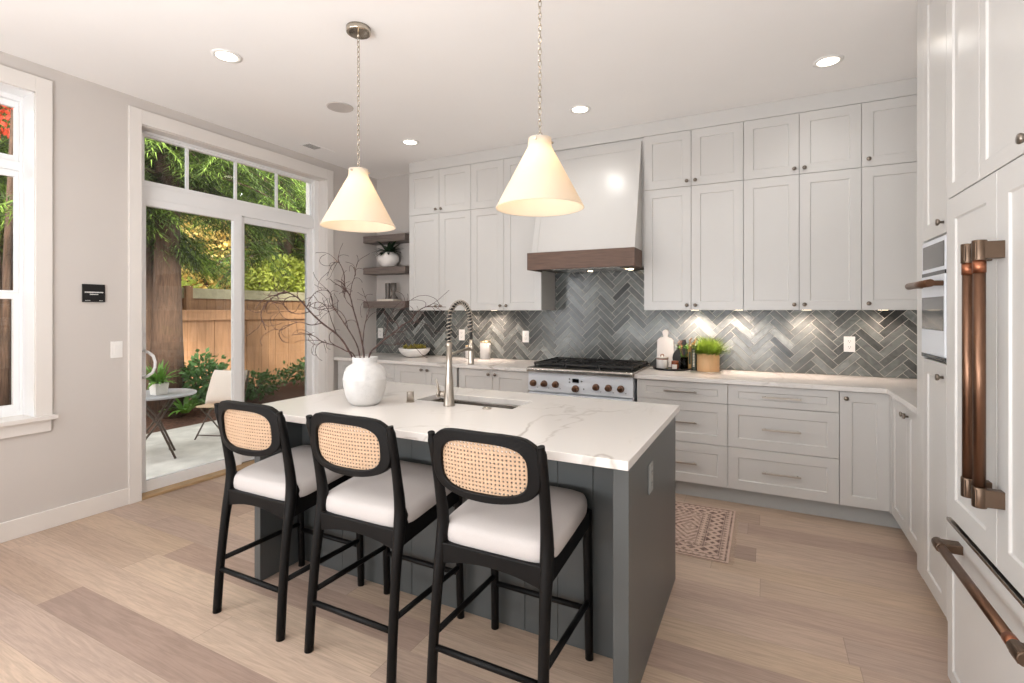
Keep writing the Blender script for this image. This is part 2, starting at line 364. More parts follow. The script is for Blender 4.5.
def tile_mat():
    m = bpy.data.materials.new('glazed_grey_green_tile'); m.use_nodes = True; n, l, b = nodes(m)
    at = n.new('ShaderNodeAttribute'); at.attribute_name = 'tone'
    tc = n.new('ShaderNodeTexCoord'); mp = n.new('ShaderNodeMapping'); mp.inputs['Scale'].default_value = (9, 9, 9); l.new(tc.outputs['Object'], mp.inputs[0])
    no = n.new('ShaderNodeTexNoise'); no.inputs['Scale'].default_value = 1.6; no.inputs['Detail'].default_value = 4; no.inputs['Distortion'].default_value = 1.2; l.new(mp.outputs[0], no.inputs['Vector'])
    mr = n.new('ShaderNodeMapRange'); mr.inputs[1].default_value = .3; mr.inputs[2].default_value = .7; mr.inputs[3].default_value = .68; mr.inputs[4].default_value = 1.35; l.new(no.outputs['Fac'], mr.inputs[0])
    sc = n.new('ShaderNodeVectorMath'); sc.operation = 'SCALE'; l.new(at.outputs['Color'], sc.inputs[0]); l.new(mr.outputs[0], sc.inputs['Scale'])
    l.new(sc.outputs[0], b.inputs['Base Color']); b.inputs['Roughness'].default_value = .2
    bm_ = n.new('ShaderNodeBump'); bm_.inputs['Strength'].default_value = .12; bm_.inputs['Distance'].default_value = .005; l.new(no.outputs['Fac'], bm_.inputs['Height']); l.new(bm_.outputs[0], b.inputs['Normal'])
    return m
M['tile'] = tile_mat(); M['grout'] = mat('grout', (205, 200, 190), .85, vary=.03, scale=50)

def rug_mat():
    m = bpy.data.materials.new('faded_rug'); m.use_nodes = True; n, l, b = nodes(m)
    tc = n.new('ShaderNodeTexCoord'); sep = n.new('ShaderNodeSeparateXYZ'); l.new(tc.outputs['Object'], sep.inputs[0])
    def mth(op, a, c=None, d=None):
        k = n.new('ShaderNodeMath'); k.operation = op
        for i, x in enumerate((a, c, d)):
            if x is None: continue
            if isinstance(x, (int, float)): k.inputs[i].default_value = x
            else: l.new(x, k.inputs[i])
        return k.outputs[0]
    # distance from the edge in metres (rug is 2.0 x .80 centred on its origin)
    dx = mth('SUBTRACT', 1.0, mth('ABSOLUTE', sep.outputs['X'])); dy = mth('SUBTRACT', .40, mth('ABSOLUTE', sep.outputs['Y'])); d = mth('MINIMUM', dx, dy)
    def tri(sock, per, ph=0.): return mth('ABSOLUTE', mth('SUBTRACT', mth('FRACT', mth('ADD', mth('DIVIDE', sock, per), ph)), .5))
    def band(lo, hi): return mth('MULTIPLY', mth('GREATER_THAN', d, lo), mth('LESS_THAN', d, hi))
    X, Y = sep.outputs['X'], sep.outputs['Y']
    dia = mth('ADD', tri(X, .072), tri(Y, .072)); dia2 = mth('ADD', tri(X, .036, .5), tri(Y, .036, .5))
    motif = mth('ADD', mth('MULTIPLY', mth('GREATER_THAN', dia, .62), .8), mth('MULTIPLY', mth('LESS_THAN', dia, .22), .9))
    fine = mth('GREATER_THAN', dia2, .55)
    big = mth('ADD', tri(X, .30), mth('MULTIPLY', tri(Y, .40, .5), 1.0)); med = mth('GREATER_THAN', mth('SINE', mth('MULTIPLY', big, 46)), .25)
    no = n.new('ShaderNodeTexNoise'); no.inputs['Scale'].default_value = 34; no.inputs['Detail'].default_value = 5; l.new(tc.outputs['Object'], no.inputs['Vector'])
    lines = mth('ADD', band(.012, .022), mth('ADD', band(.052, .060), mth('ADD', band(.142, .152), band(.188, .196))))
    pat = mth('ADD', mth('MULTIPLY', lines, .7), mth('MULTIPLY', band(.062, .14), motif))
    pat = mth('ADD', pat, mth('ADD', mth('MULTIPLY', band(.022, .05), mth('MULTIPLY', fine, .6)), mth('MULTIPLY', band(.154, .186), mth('MULTIPLY', fine, .7))))
    pat = mth('ADD', pat, mth('MULTIPLY', mth('GREATER_THAN', d, .197), mth('MULTIPLY', mth('ADD', mth('MULTIPLY', med, .6), mth('MULTIPLY', motif, .4)), .8)))
    pat = mth('MULTIPLY', pat, mth('ADD', .1, mth('MULTIPLY', no.outputs['Fac'], 1.5)))
    pat = mth('ADD', pat, mth('MULTIPLY', mth('SUBTRACT', no.outputs['Fac'], .5), .6))
    r = n.new('ShaderNodeValToRGB'); r.color_ramp.elements[0].color = (*lin((206, 180, 164)), 1); r.color_ramp.elements[1].color = (*lin((112, 88, 82)), 1); r.color_ramp.elements[1].position = .85
    l.new(pat, r.inputs[0]); l.new(r.outputs[0], b.inputs['Base Color']); b.inputs['Roughness'].default_value = .95
    return m
M['rug'] = rug_mat()

# ------------------------------------------------------------------ room shell
XL, XR, YB, YF, HC = -4.073, 1.33, 4.513, -3.7, 2.936
WT = .2
struct(MB().box(XL - WT, XR + WT, YF - WT, YB + WT, -.14, 0).build('floor', M['floor']))
struct(MB().box(XL - WT - .35, XR + WT, YF - WT, YB + WT, HC, HC + .25).build('ceiling', M['ceil']))
w = MB()
WY0, WY1, WZ0, WZ1 = -.55, 1.43, .722, 2.75          # window opening
DY0, DY1, DZ1 = 2.024, 3.752, 2.75                     # door opening
w.box(XL - WT, XL, YF, WY0, 0, HC); w.box(XL - WT, XL, WY0, WY1, 0, WZ0); w.box(XL - WT, XL, WY0, WY1, WZ1, HC)
w.box(XL - WT, XL, WY1, DY0, 0, HC); w.box(XL - WT, XL, DY0, DY1, DZ1, HC); w.box(XL - WT, XL, DY1, YB, 0, HC)
struct(w.build('wall_left', M['wall']))
struct(MB().box(XL - WT, XR + WT, YB, YB + WT, 0, HC).build('wall_back', M['wall']))
struct(MB().box(XR, XR + WT, YF, YB, 0, HC).build('wall_right', M['wall']))
struct(MB().box(XL - WT, XR + WT, YF - WT, YF, 0, HC).build('wall_front', mat('unseen_wall_bounce_cut', (112, 106, 101), .8, vary=.02)))  # unseen wall, colour darkened to cut light bouncing from behind the camera
b = MB(); b.box(XL, XL + .014, YF, 1.945, 0, .118); struct(b.build('baseboard_left', M['trim'], bevel=.003))

# left window: casing, sill, apron, frame, sashes and panes
def frame_x(mb, x0, x1, y0, y1, z0, z1, t, tz=None):
    tz = tz or t
    mb.box(x0, x1, y0, y0 + t, z0, z1); mb.box(x0, x1, y1 - t, y1, z0, z1)
    mb.box(x0, x1, y0 + t, y1 - t, z0, z0 + tz); mb.box(x0, x1, y0 + t, y1 - t, z1 - tz, z1)
win = bpy.data.objects.new('window_1', None); COL.objects.link(win); struct(win); win.location = (XL, 0, 0)
c = MB(); c.box(0, .02, WY1, 1.512, WZ0 - .012, 2.85); c.box(0, .02, WY0, WY1, WZ1, 2.85); c.box(0, .02, WY0 - .083, WY0, WZ0 - .012, 2.85)
c.build('casing', M['trim'], win, bevel=.002)
c = MB(); c.box(-.15, .045, WY0 - .11, 1.535, WZ0 - .025, WZ0 + .002); c.build('sill', M['trim'], win, bevel=.004)
c = MB(); c.box(0, .018, WY0 - .08, 1.507, WZ0 - .1, WZ0 - .025); c.build('apron', M['trim'], win, bevel=.002)
c = MB(); c.box(-.2, 0, WY1 - .004, WY1, WZ0, WZ1); c.box(-.2, 0, WY0, WY0 + .004, WZ0, WZ1); c.box(-.2, 0, WY0, WY1, WZ1 - .004, WZ1); c.build('jamb', M['vinyl'], win)
c = MB(); frame_x(c, -.2, -.145, WY0 + .004, WY1 - .004, WZ0, WZ1 - .004, .014, .03); c.box(-.2, -.15, WY0, WY1 - .004, 2.275, 2.33)
c.build('window_frame', M['vinyl'], win, bevel=.002)
for nm, z0, z1, dx in (('upper_sash', 2.33, 2.715, -.185), ('middle_sash', 1.475, 2.275, -.185), ('lower_sash', .752, 1.50, -.17)):
    c = MB(); frame_x(c, dx - .012, dx + .014, WY0 + .018, WY1 - .018, z0, z1, .017 if nm != 'lower_sash' else .03, .04)
    s = c.build('sash', M['vinyl'], win, bevel=.002)
    MB().box(dx - .003, dx + .003, WY0 + .03, WY1 - .03, z0 + .03, z1 - .03).build('pane', M['glass'], s)

# sliding door with transom
door = bpy.data.objects.new('door_1', None); COL.objects.link(door); struct(door); door.location = (XL, 0, 0)
c = MB(); c.box(0, .02, 1.942, DY0, 0, 2.855); c.box(0, .02, DY1, 3.835, 0, 2.855); c.box(0, .02, DY0, DY1, DZ1, 2.855); c.build('casing', M['trim'], door, bevel=.002)
c = MB(); c.box(-.2, 0, DY0, DY0 + .005, 0, DZ1); c.box(-.2, 0, DY1 - .005, DY1, 0, DZ1); c.box(-.2, 0, DY0, DY1, DZ1 - .005, DZ1); c.build('jamb', M['trim'], door)
c = MB(); frame_x(c, -.17, -.1, DY0 + .005, DY1 - .005, .0, DZ1 - .005, .055, .02); c.box(-.168, -.103, DY0 + .05, DY1 - .05, 2.235, 2.34)
c.build('door_frame', M['vinyl'], door, bevel=.003)
c = MB(); frame_x(c, -.15, -.115, DY0 + .055, DY1 - .055, 2.34, 2.745, .03, .035); tr = c.build('transom_sash', M['vinyl'], door, bevel=.002)
MB().box(-.136, -.130, DY0 + .07, DY1 - .07, 2.355, 2.73).build('pane', M['glass'], tr)
for y in (2.428, 2.845, 3.263): MB().box(-.142, -.124, y - .011, y + .011, 2.37, 2.72).build('muntin', M['vinyl'], tr)
def panel(y0, y1, x, sl, sr, gm):
    c = MB(); c.box(x - .02, x + .02, y0, y0 + sl, .02, 2.235); c.box(x - .02, x + .02, y1 - sr, y1, .02, 2.235)
    c.box(x - .02, x + .02, y0 + sl, y1 - sr, .02, .105); c.box(x - .02, x + .02, y0 + sl, y1 - sr, 2.18, 2.235)
    p = c.build('sliding_panel', M['vinyl'], door, bevel=.002)
    MB().box(x - .003, x + .003, y0 + sl - .01, y1 - sr + .01, .095, 2.19).build('pane', gm, p); return p
p1 = panel(DY0 + .03, 2.875, -.105, .05, .075, M['glass'])
p2 = panel(2.86, DY1 - .03, -.148, .07, .095, M['screen'])
c = MB(); ph = [(-.08 + 0, 2.10, .90 + 0)] 
c.tube([(-.085, 2.082, .885), (-.06, 2.10, .895), (-.04, 2.125, .92), (-.035, 2.138, .96), (-.035, 2.14, 1.0), (-.04, 2.13, 1.045), (-.06, 2.105, 1.075), (-.085, 2.082, 1.085)], .011, 10)
c.build('door_handle', M['vinyl'], door)
c = MB(); c.box(-.13, .012, DY0, DY1, 0, .02); c.build('threshold', mat('oak_threshold', (176, 146, 108), .5, vary=.15, scale=10, stretch=(9, 1, 1)), door, bevel=.004)

# ------------------------------------------------------------------ wall plates, sign
def plate(name, label, cat, loc, rz, kind, group=None, w_=.072, h_=.116):
    t = thing(name, label, cat, loc, rz, group)
    MB().box(-w_ / 2, w_ / 2, -.006, 0, -h_ / 2, h_ / 2).build('cover_plate', M['plate'], t, bevel=.002)
    if kind == 'outlet':
        for z in (-.022, .022):
            f = MB().box(-.0165, .0165, -.008, -.005, z - .0145, z + .0145).build('socket', M['plate'], t, bevel=.002)
            MB().box(-.008, -.0055, -.0085, -.0078, z - .002, z + .007).box(.0055, .008, -.0085, -.0078, z - .002, z + .007).cyl((0, -.0078, z - .008), (0, -.0086, z - .008), .0028, n=10).build('slots', M['slot'], f)
    else:
        MB().hexa([(-.017, -.0075, -.034), (.017, -.0075, -.034), (.017, -.004, -.034), (-.017, -.004, -.034)], [(-.017, -.0105, .034), (.017, -.0105, .034), (.017, -.004, .034), (-.017, -.004, .034)]).build('rocker', M['plate'], t, bevel=.001)
    return t
L90 = radians(90)
plate('light_switch', 'white rocker light switch on the left wall below the black sign', 'switch', (XL, 1.872, 1.113), L90, 'rocker')
plate('wall_outlet', 'white power outlet on the tiled backsplash above the right counter', 'outlet', (.565, YB - .016, 1.135), 0, 'outlet')
plate('wall_outlet', 'white power outlet on the tile just left of the range', 'outlet', (-2.127, YB - .016, 1.131), 0, 'outlet')
plate('wall_outlet', 'white power outlet on the tile behind the pull-down faucet', 'outlet', (-2.879, YB - .016, 1.131), 0, 'outlet')
plate('wall_outlet', 'white power outlet in the tile corner under the floating shelves', 'outlet', (-4.0, YB - .016, 1.128), 0, 'outlet')
pl = plate('island_outlet', 'grey power outlet on the dark end panel of the island', 'outlet', (-.413, 2.04, .715), L90, 'outlet')
greyp = mat('grey_plastic', (150, 152, 150), .4, vary=.01)
for ch in kids(pl):
    ch.data = ch.data.copy(); ch.data.materials[0] = greyp
sg = thing('wall_sign', 'small black sign with tiny white lettering on the left wall', 'sign', (XL, 1.736, 1.505), L90)
MB().box(-.064, .064, -.012, 0, -.06, .06).build('sign_board', M['sign'], sg, bevel=.001)
for z, x0, x1, hh in ((.006, -.052, .052, .0075), (-.008, -.024, .024, .006), (-.05, -.05, -.022, .003), (-.05, .03, .05, .003)):
    x = x0; lt = MB()
    while x < x1:
        ww = random.uniform(.0035, .006); lt.box(x, min(x + ww, x1), -.0127, -.012, z - hh / 2, z + hh / 2); x += ww + .0016
    lt.build('lettering', M['plate'], sg)

# ------------------------------------------------------------------ herringbone backsplash
def clip_poly(poly, x0, x1, z0, z1):
    for ax, v, sgn in ((0, x0, 1), (0, x1, -1), (1, z0, 1), (1, z1, -1)):
        out = []
        for i in range(len(poly)):
            a, b_ = poly[i - 1], poly[i]; ia = (a[ax] - v) * sgn >= 0; ib = (b_[ax] - v) * sgn >= 0
            if ia != ib:
                t = (v - a[ax]) / (b_[ax] - a[ax]); out.append((a[0] + t * (b_[0] - a[0]), a[1] + t * (b_[1] - a[1])))
            if ib: out.append(b_)
        poly = out
        if len(poly) < 3: return []
    return poly
def herring(regions, y_face, ox, oz, W_=.0505):
    tiles = MB(); q = 1 / math.sqrt(2); g = .0019
    def rot(a, b_): return ((a - b_) * q * W_ + ox, (a + b_) * q * W_ + oz)
    rnd = random.Random(3)
    for s_ in range(-14, 15):
        for k in range(-60, 61):
            for kind in (0, 1):
                if kind == 0: x0, x1, y0, y1 = k + 4 * s_, k + 4 * s_ + 4, k - 4 * s_, k - 4 * s_ + 1
                else: x0, x1, y0, y1 = k + 4 * s_ + 4, k + 4 * s_ + 5, k - 4 * s_ - 3, k - 4 * s_ + 1
                gg = g / W_; P = [rot(x0 + gg, y0 + gg), rot(x1 - gg, y0 + gg), rot(x1 - gg, y1 - gg), rot(x0 + gg, y1 - gg)]
                t = rnd.random(); e = rnd.uniform(-.5, .5)
                if max(p[0] for p in P) < XL - .1 or min(p[0] for p in P) > XR + .1: continue
                tone = .31 + .23 * t + (.16 if rnd.random() < .12 else 0) - (.12 if rnd.random() < .14 else 0)
                cc = lin((234 * tone, 241 * tone, 236 * tone)); 
                for (rx0, rx1, rz0, rz1) in regions:
                    pp = clip_poly(P, rx0, rx1, rz0, rz1)
                    if len(pp) >= 3:
                        ar = abs(sum(pp[i - 1][0] * pp[i][1] - pp[i][0] * pp[i - 1][1] for i in range(len(pp)))) / 2
                        if ar > 2e-5: tiles.prism(pp, y_face, YB - .004, 'xz', col=cc)
    return tiles
UZ0, UZ1, UZ2, CT = 1.391, 2.376, 2.821, .896
bs = thing('tile_backsplash', 'grey-green herringbone tile backsplash along the back wall', 'backsplash', (0, 0, 0))
regs = [(XL + .004, XR, CT + .003, UZ0 + .03), (-1.815, -.89, UZ0 + .03, 1.80)]
herring(regs, YB - .014, -1.38 - .125, .9).build('tiles', M['tile'], bs)
MB().box(XL, XR - .001, YB - .0115, YB - .001, CT + .001, UZ0 + .03).box(-1.815, -.89, YB - .0115, YB - .001, UZ0 + .03, 1.80).build('grout', M['grout'], bs)

# ------------------------------------------------------------------ cabinets
def knob(parent, x, z):
    return MB().lathe([(.006, 0), (.005, .012), (.0125, .016), (.0145, .021), (.013, .026), (0, .0275)], n=20).build('knob', M['knobm'], parent, loc=(x, 0, z), rot=(radians(90), 0, 0))
def pull(parent, x, z, ln):
    m = MB(); m.bar((x - ln / 2, -.032, z), (x + ln / 2, -.032, z), .011, .011)
    for sx in (-1, 1): m.bar((x + sx * (ln / 2 - .02), 0, z), (x + sx * (ln / 2 - .02), -.032, z), .009)
    return m.build('pull', M['nickel'], parent, bevel=.0015)
def cabinet(name, label, loc, rz, wd, dep, z0, z1, doors=(), drawers=(), toe=0, side_l=False, side_r=False, group=None, st=.066):
    """local: x along the front to the right, -y towards the viewer, front face of the doors at y=0"""
    t = thing(name, label, 'cabinet', loc, rz, group)
    MB().box(.001, wd - .001, .0205, dep, z0, z1).build('body', M['cab'], t, bevel=.001)
    MB().box(.003, wd - .003, .0195, .0206, z0 + .003, z1 - .003).build('gap_shade', M['dark_gap'], t)  # dark sheet standing in for the shade between doors
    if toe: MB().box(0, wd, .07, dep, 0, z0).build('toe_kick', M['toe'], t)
    for (x0, x1, a, b_, kx, kz) in doors:
        d = MB().shaker(x0, x1, a, b_, st=st).build('door', M['cab'], t, bevel=.0012)
        if kx is not None: knob(d, kx, kz)
    for (x0, x1, a, b_, ln) in drawers:
        d = MB().shaker(x0, x1, a, b_, st=st, stz=.045 if b_ - a < .2 else None).build('drawer', M['cab'], t, bevel=.0012)
        if ln: pull(d, (x0 + x1) / 2, (a + b_) / 2, ln)
    return t
YU, YBF = 4.166, 3.876
DU, DB = YB - YU - .016, YB - YBF - .016
kn_in = .032
# upper left bank: four columns
xs = [-3.32, -2.942, -2.567, -2.201, -1.814]
for i, lab in ((0, 'left pair of the upper bank beside the floating shelves'), (2, 'pair next to the left side of the range hood')):
    x0, x1, x2 = xs[i], xs[i + 1], xs[i + 2]
    a, b_ = x1 - x0, x2 - x0
    cabinet('wall_cabinet', 'tall two-door wall cabinet, ' + lab, (x0, YU, 0), 0, b_, DU, UZ0, UZ1,
            [(0, a, UZ0, UZ1, a - kn_in, UZ0 + .045), (a, b_, UZ0, UZ1, a + kn_in, UZ0 + .045)], group='tall wall cabinets')
    cabinet('wall_cabinet', 'short two-door top cabinet, ' + lab, (x0, YU, 0), 0, b_, DU, UZ1, UZ2,
            [(0, a, UZ1, UZ2, a - kn_in, UZ1 + .04), (a, b_, UZ1, UZ2, a + kn_in, UZ1 + .04)], group='short top cabinets')
xs = [-.893, -.523, -.147, .22, .593, .969]
for i, lab in ((0, 'pair next to the right side of the range hood'), (2, 'middle pair right of the range hood')):
    x0, x1, x2 = xs[i], xs[i + 1], xs[i + 2]; a, b_ = x1 - x0, x2 - x0
    cabinet('wall_cabinet', 'tall two-door wall cabinet, ' + lab, (x0, YU, 0), 0, b_, DU, UZ0, UZ1,
            [(0, a, UZ0, UZ1, a - kn_in, UZ0 + .04), (a, b_, UZ0, UZ1, a + kn_in, UZ0 + .04)], group='tall wall cabinets')
    cabinet('wall_cabinet', 'short two-door top cabinet, ' + lab, (x0, YU, 0), 0, b_, DU, UZ1, UZ2,
            [(0, a, UZ1, UZ2, a - kn_in, UZ1 + .04), (a, b_, UZ1, UZ2, a + kn_in, UZ1 + .04)], group='short top cabinets')
wd = XR - xs[4] - .002
cabinet('wall_cabinet', 'tall single-door wall cabinet in the corner beside the tall oven column', (xs[4], YU, 0), 0, wd, DU, UZ0, UZ1, [(0, .376, UZ0, UZ1, .04, UZ0 + .045), (.376, wd, UZ0, UZ1, None, 0)], group='tall wall cabinets')
cabinet('wall_cabinet', 'short single-door top cabinet in the corner beside the tall oven column', (xs[4], YU, 0), 0, wd, DU, UZ1, UZ2, [(0, .376, UZ1, UZ2, .04, UZ1 + .05), (.376, wd, UZ1, UZ2, None, 0)], group='short top cabinets')
fr = MB().box(-3.325, XR, YU + .004, YB - .002, UZ2 + .003, HC - .001); tag(fr.build('crown_panel', M['cab'], bevel=.001), 'flat painted filler panel between the wall cabinets and ceiling', 'crown panel')

# base cabinets, back run
def drawer_stack(name, label, x0, x1, rows, pl_, group=None):
    return cabinet(name, label, (x0, YBF, 0), 0, x1 - x0, DB, .115, .864, (), [(0, x1 - x0, a, b_, pl_) for a, b_ in rows], toe=1, group=group)
R3 = [(.717, .862), (.416, .717), (.118, .416)]
drawer_stack('base_cabinet', 'three-drawer base cabinet with bar pulls directly right of the range', -.885, -.238, R3, .235, 'three-drawer base cabinets')
drawer_stack('base_cabinet', 'three-drawer base cabinet with bar pulls under the right-hand outlet', -.238, .433, R3, .235, 'three-drawer base cabinets')
cabinet('base_cabinet', 'single-door base cabinet filling the inside corner of the counters', (.433, YBF, 0), 0, .27, DB, .115, .864, [(0, .268, .118, .862, .035, .862 - .045)], toe=1)
R2 = [(.712, .862), (.416, .712), (.118, .416)]
drawer_stack('base_cabinet', 'narrow drawer base cabinet under the floating shelves', -4.035, -3.269, R2, .2)
cabinet('base_cabinet', 'two-door base cabinet under the bowl of succulents', (-3.269, YBF, 0), 0, .732, DB, .115, .864, [(0, .371, .118, .862, .371 - .035, .822), (.371, .732, .118, .862, .371 + .035, .822)], toe=1, group='two-door base cabinets')
cabinet('base_cabinet', 'two-door base cabinet directly left of the range', (-2.537, YBF, 0), 0, .729, DB, .115, .864, [(.02, .374, .118, .862, .374 - .035, .822), (.374, .729, .118, .862, .374 + .035, .822)], toe=1, group='two-door base cabinets')
MB().box(.27, .40, .07, .2, 0, .115).build('toe_kick', M['toe'], bpy.data.objects['base_cabinet.002'])
# base cabinets, right run (front faces -X)
RX = .704
cabinet('base_cabinet', 'two-door base cabinet on the short right-hand counter beside the oven column', (RX, YBF - .001, 0), -L90, .77, XR - RX - .01, .115, .864, [(.024, .395, .118, .862, .395 - .035, .80), (.395, .77, .118, .862, .395 + .035, .80)], toe=1)

tag(MB().box(RX - .004, RX + .02, YBF - .022, YBF + .03, .116, .864).build('corner_filler', M['cab']), 'narrow painted filler strip in the inside corner of the base cabinets', 'filler')
# countertops
def slab(poly, z0, z1, name, label, bev=.003):
    return tag(MB().prism(poly, z0, z1, 'xy').build(name, M['quartz'], bevel=bev), label, 'countertop')
slab([(XL + .001, YBF - .025), (-1.803, YBF - .025), (-1.803, YB - .016), (XL + .001, YB - .016)], CT - .031, CT, 'countertop', 'white quartz countertop left of the range under the shelves')
slab([(-.9, YBF - .025), (RX - .025, YBF - .025), (RX - .025, 3.09), (XR - .001, 3.09), (XR - .001, YB - .016), (-.9, YB - .016)], CT - .031, CT, 'countertop', 'L-shaped white quartz countertop right of the range')

# tall column and refrigerator wall (front faces -X at x = .665)
TX = .665; TD = XR - TX - .002
tc_ = thing('tall_cabinet', 'floor to ceiling oven column cabinet beside the refrigerator', 'cabinet', (TX, 3.086, 0), -L90)
m = MB(); m.box(0, .105, 0, TD, .115, HC - .001); m.box(.447, .672, 0, TD, .115, HC - .001); m.box(.105, .447, .0205, TD, .115, 1.17); m.box(.105, .447, .0205, TD, 1.70, HC - .001); m.box(.105, .447, .35, TD, 1.17, 1.70); m.box(.105, .447, 0, .0205, 2.86, HC - .001)
m.build('body', M['cab'], tc_, bevel=.0015)
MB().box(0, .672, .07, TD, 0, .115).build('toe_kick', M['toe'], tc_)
MB().box(.106, .446, .0195, .0206, .12, 1.175).box(.106, .446, .0195, .0206, 1.71, 2.86).build('gap_shade', M['dark_gap'], tc_)  # dark sheets that put shade into the column's door gaps
d = MB().shaker(.105, .447, 1.708, 2.86, st=.066).build('door', M['cab'], tc_, bevel=.0012); knob(d, .447 - .035, 1.755)
d = MB().shaker(.105, .447, .118, 1.165, st=.066).build('door', M['cab'], tc_, bevel=.0012); knob(d, .447 - .04, 1.105)
ov = thing('built_in_oven', 'white built-in oven with bronze handle in the tall cabinet column', 'oven', (TX, 3.086 - .106, 0), -L90)
MB().box(0, .34, 0, .345, 1.172, 1.699).build('body', M['rangewhite'], ov, bevel=.002)
cp = MB().box(0, .34, -.003, .01, 1.555, 1.695).build('control_panel', M['rangewhite'], ov, bevel=.002)
MB().box(.015,   .325, -.0045, -.002, 1.572, 1.678).build('display_glass', M['darkglass'], cp, bevel=.001)
MB().box(0, .34, -.004, 0, 1.540, 1.556).build('gap_line', M['black'], ov)
od = MB().box(0,   .34, -.006, .01, 1.19, 1.54).build('oven_door', M['rangewhite'], ov, bevel=.003)
MB().box(.012,   .328, -.0075, -.005, 1.30, 1.445).build('window_glass', M['darkglass'], od, bevel=.001)
hd = MB(); hd.tube([(.01, -.055, 1.5), (.35, -.055, 1.5)], .016, 18)
for x in (.02, .32): hd.tube([(x, -.003, 1.5), (x, -.058, 1.5)], .011, 12)
hd.build('handle', M['bronze'], od)
MB().box(0, .34, -.006, 0, 1.172, 1.188).build('vent_slot', M['black'], ov)
# refrigerator (panel ready)
FX, FY, FT = .61, 2.409, 1.80; FD = XR - FX - .003
fg = thing('refrigerator', 'panel-front french door refrigerator with long bronze handles', 'refrigerator', (FX, FY, 0), -L90)
MB().box(0, .892, .025, FD, .02, FT - .001).build('body', M['cab'], fg, bevel=.001)
MB().box(.02, .872, .06, FD, 0, .02).build('plinth', M['toe'], fg)
MB().box(.004, .888, .0205, .0255, .02, FT - .004).build('gap_shade', M['black'], fg)  # black sheet painting the shade in the gaps of the fridge front
def fdoor(x0, x1): return MB().shaker(x0, x1, .622, FT - .001, th=.02, st=.078, rec=.007).build('door', M['cab'], fg, bevel=.0015)
def bar_handle(parent, a, b_, horiz=False, base=(0, 0, 0)):
    """bronze bar: straight tube on two square brackets with a copper collar"""
    h = MB()
    pa, pb = Vector(a), Vector(b_); dr = (pb - pa).normalized()
    h.tube([pa, pb], .0145, 18); hh = h.build('handle', M['bronze'], parent)
    for e in (pa + dr * .028, pb - dr * .028):
        br = MB(); foot = Vector((e.x, 0, e.z))
        br.bar((e.x, .001, e.z), (e.x, e.y - .014, e.z), .03 if not horiz else .05, .05 if not horiz else .03)
        br.tube([e - dr * .03, e + dr * .03], .0175, 18)
        br.build('bracket', M['bronzedark'], hh, bevel=.002)
    cb = MB(); e = pa + dr * .075; cb.tube([e - dr * .018, e + dr * .018], .0158, 18); cb.build('collar', M['copper'], hh)
    return hh
da = fdoor(0, .445); bar_handle(da, (.445 - .045, -.052, 1.588), (.445 - .045, -.052, .812))
db_ = fdoor(.446, .892); bar_handle(db_, (.446 + .045, -.052, 1.588), (.446 + .045, -.052, .812))
fd = MB().shaker(0, .892, .014, .598, th=.02, st=.05, rec=.006).build('freezer_drawer', M['cab'], fg, bevel=.0015)
MB().box(.0015, .8905, -.004, .018, .6, .612).build('top_edge', M['steel'], fd, bevel=.001)
bar_handle(fd, (.80, -.058, .553), (.115, -.058, .553), True)
# cabinets over and beyond the refrigerator
oc = cabinet('wall_cabinet', 'high cabinet over the refrigerator with shaker doors up to the ceiling', (FX, FY, 0), -L90, 1.2, FD, FT + .001, HC - .001,
             [(0, .31, FT, 2.86, None, 0), (.31, .70, FT, 2.86, .66, FT + .03), (.70, 1.2, FT, 2.86, None, 0)], st=.05)
MB().box(.001, 1.2, 0, .02, 2.862, HC - .002).build('top_rail', M['cab'], oc)
MB().box(.895, 1.2, .0, FD, 0, FT).build('end_panel', M['cab'], oc)

# ------------------------------------------------------------------ range hood
hood = thing('range_hood', 'white tapered range hood with a dark wood band above the range', 'range hood', (-1.36, 0, 0))
xl, xr = -.445, .446
h = MB(); yb_ = YB - .016
zb, zt = 1.88, 2.80
yf0, yf1 = 3.935, 4.18
h.hexa([(xl, yf0, zb), (xr, yf0, zb), (xr, yb_, zb), (xl, yb_, zb)], [(xl, yf1, zt), (xr, yf1, zt), (xr, yb_, zt), (xl, yb_, zt)])
h.box(-.452, .464, 4.19, yb_, 1.76, UZ2 + .002); h.build('hood_body', M['cab'], hood, bevel=.002)
# thin stile-and-rail edging standing on the sloped front
e = MB(); k = (yf1 - yf0) / (zt - zb); F_ = lambda x, z, o: (x, yf0 + k * (z - zb) - o, z)
for (x0, x1, z0, z1) in ((xl, xr, zt - .075, zt - .002), (xl, xl + .05, zb, zt - .075), (xr - .05, xr, zb, zt - .075)):
    e.hexa([F_(x0, z0, .005), F_(x1, z0, .005), F_(x1, z0, -.004), F_(x0, z0, -.004)], [F_(x0, z1, .005), F_(x1, z1, .005), F_(x1, z1, -.004), F_(x0, z1, -.004)])
e.build('front_edging', M['cab'], hood, bevel=.001)
bz0, bz1 = 1.738, 1.884
e = MB(); x0, x1, y0, y1 = -.474, .452, 3.9, 4.163
e.box(x0, x1, y0, y0 + .03, bz0, bz1); e.box(x0, x0 + .03, y0 + .03, y1, bz0, bz1); e.box(x1 - .03, x1, y0 + .03, y1, bz0, bz1)
e.build('wood_band', M['hoodwood'], hood, bevel=.002)
MB().box(x0 + .03, x1 - .03, y0 + .03, yb_, bz0 + .012, bz0 + .03).build('liner', M['dark_gap'], hood)
MB().box(-.3, .3, y0 + .14, yb_ - .1, bz0 + .004, bz0 + .014).build('filter', M['steel'], hood)
for x in (-.036, .325):
    MB().cyl((x, 4.30, bz0 + .0125), (x, 4.30, bz0 + .002), .022).build('hood_light', M['puck'], hood)

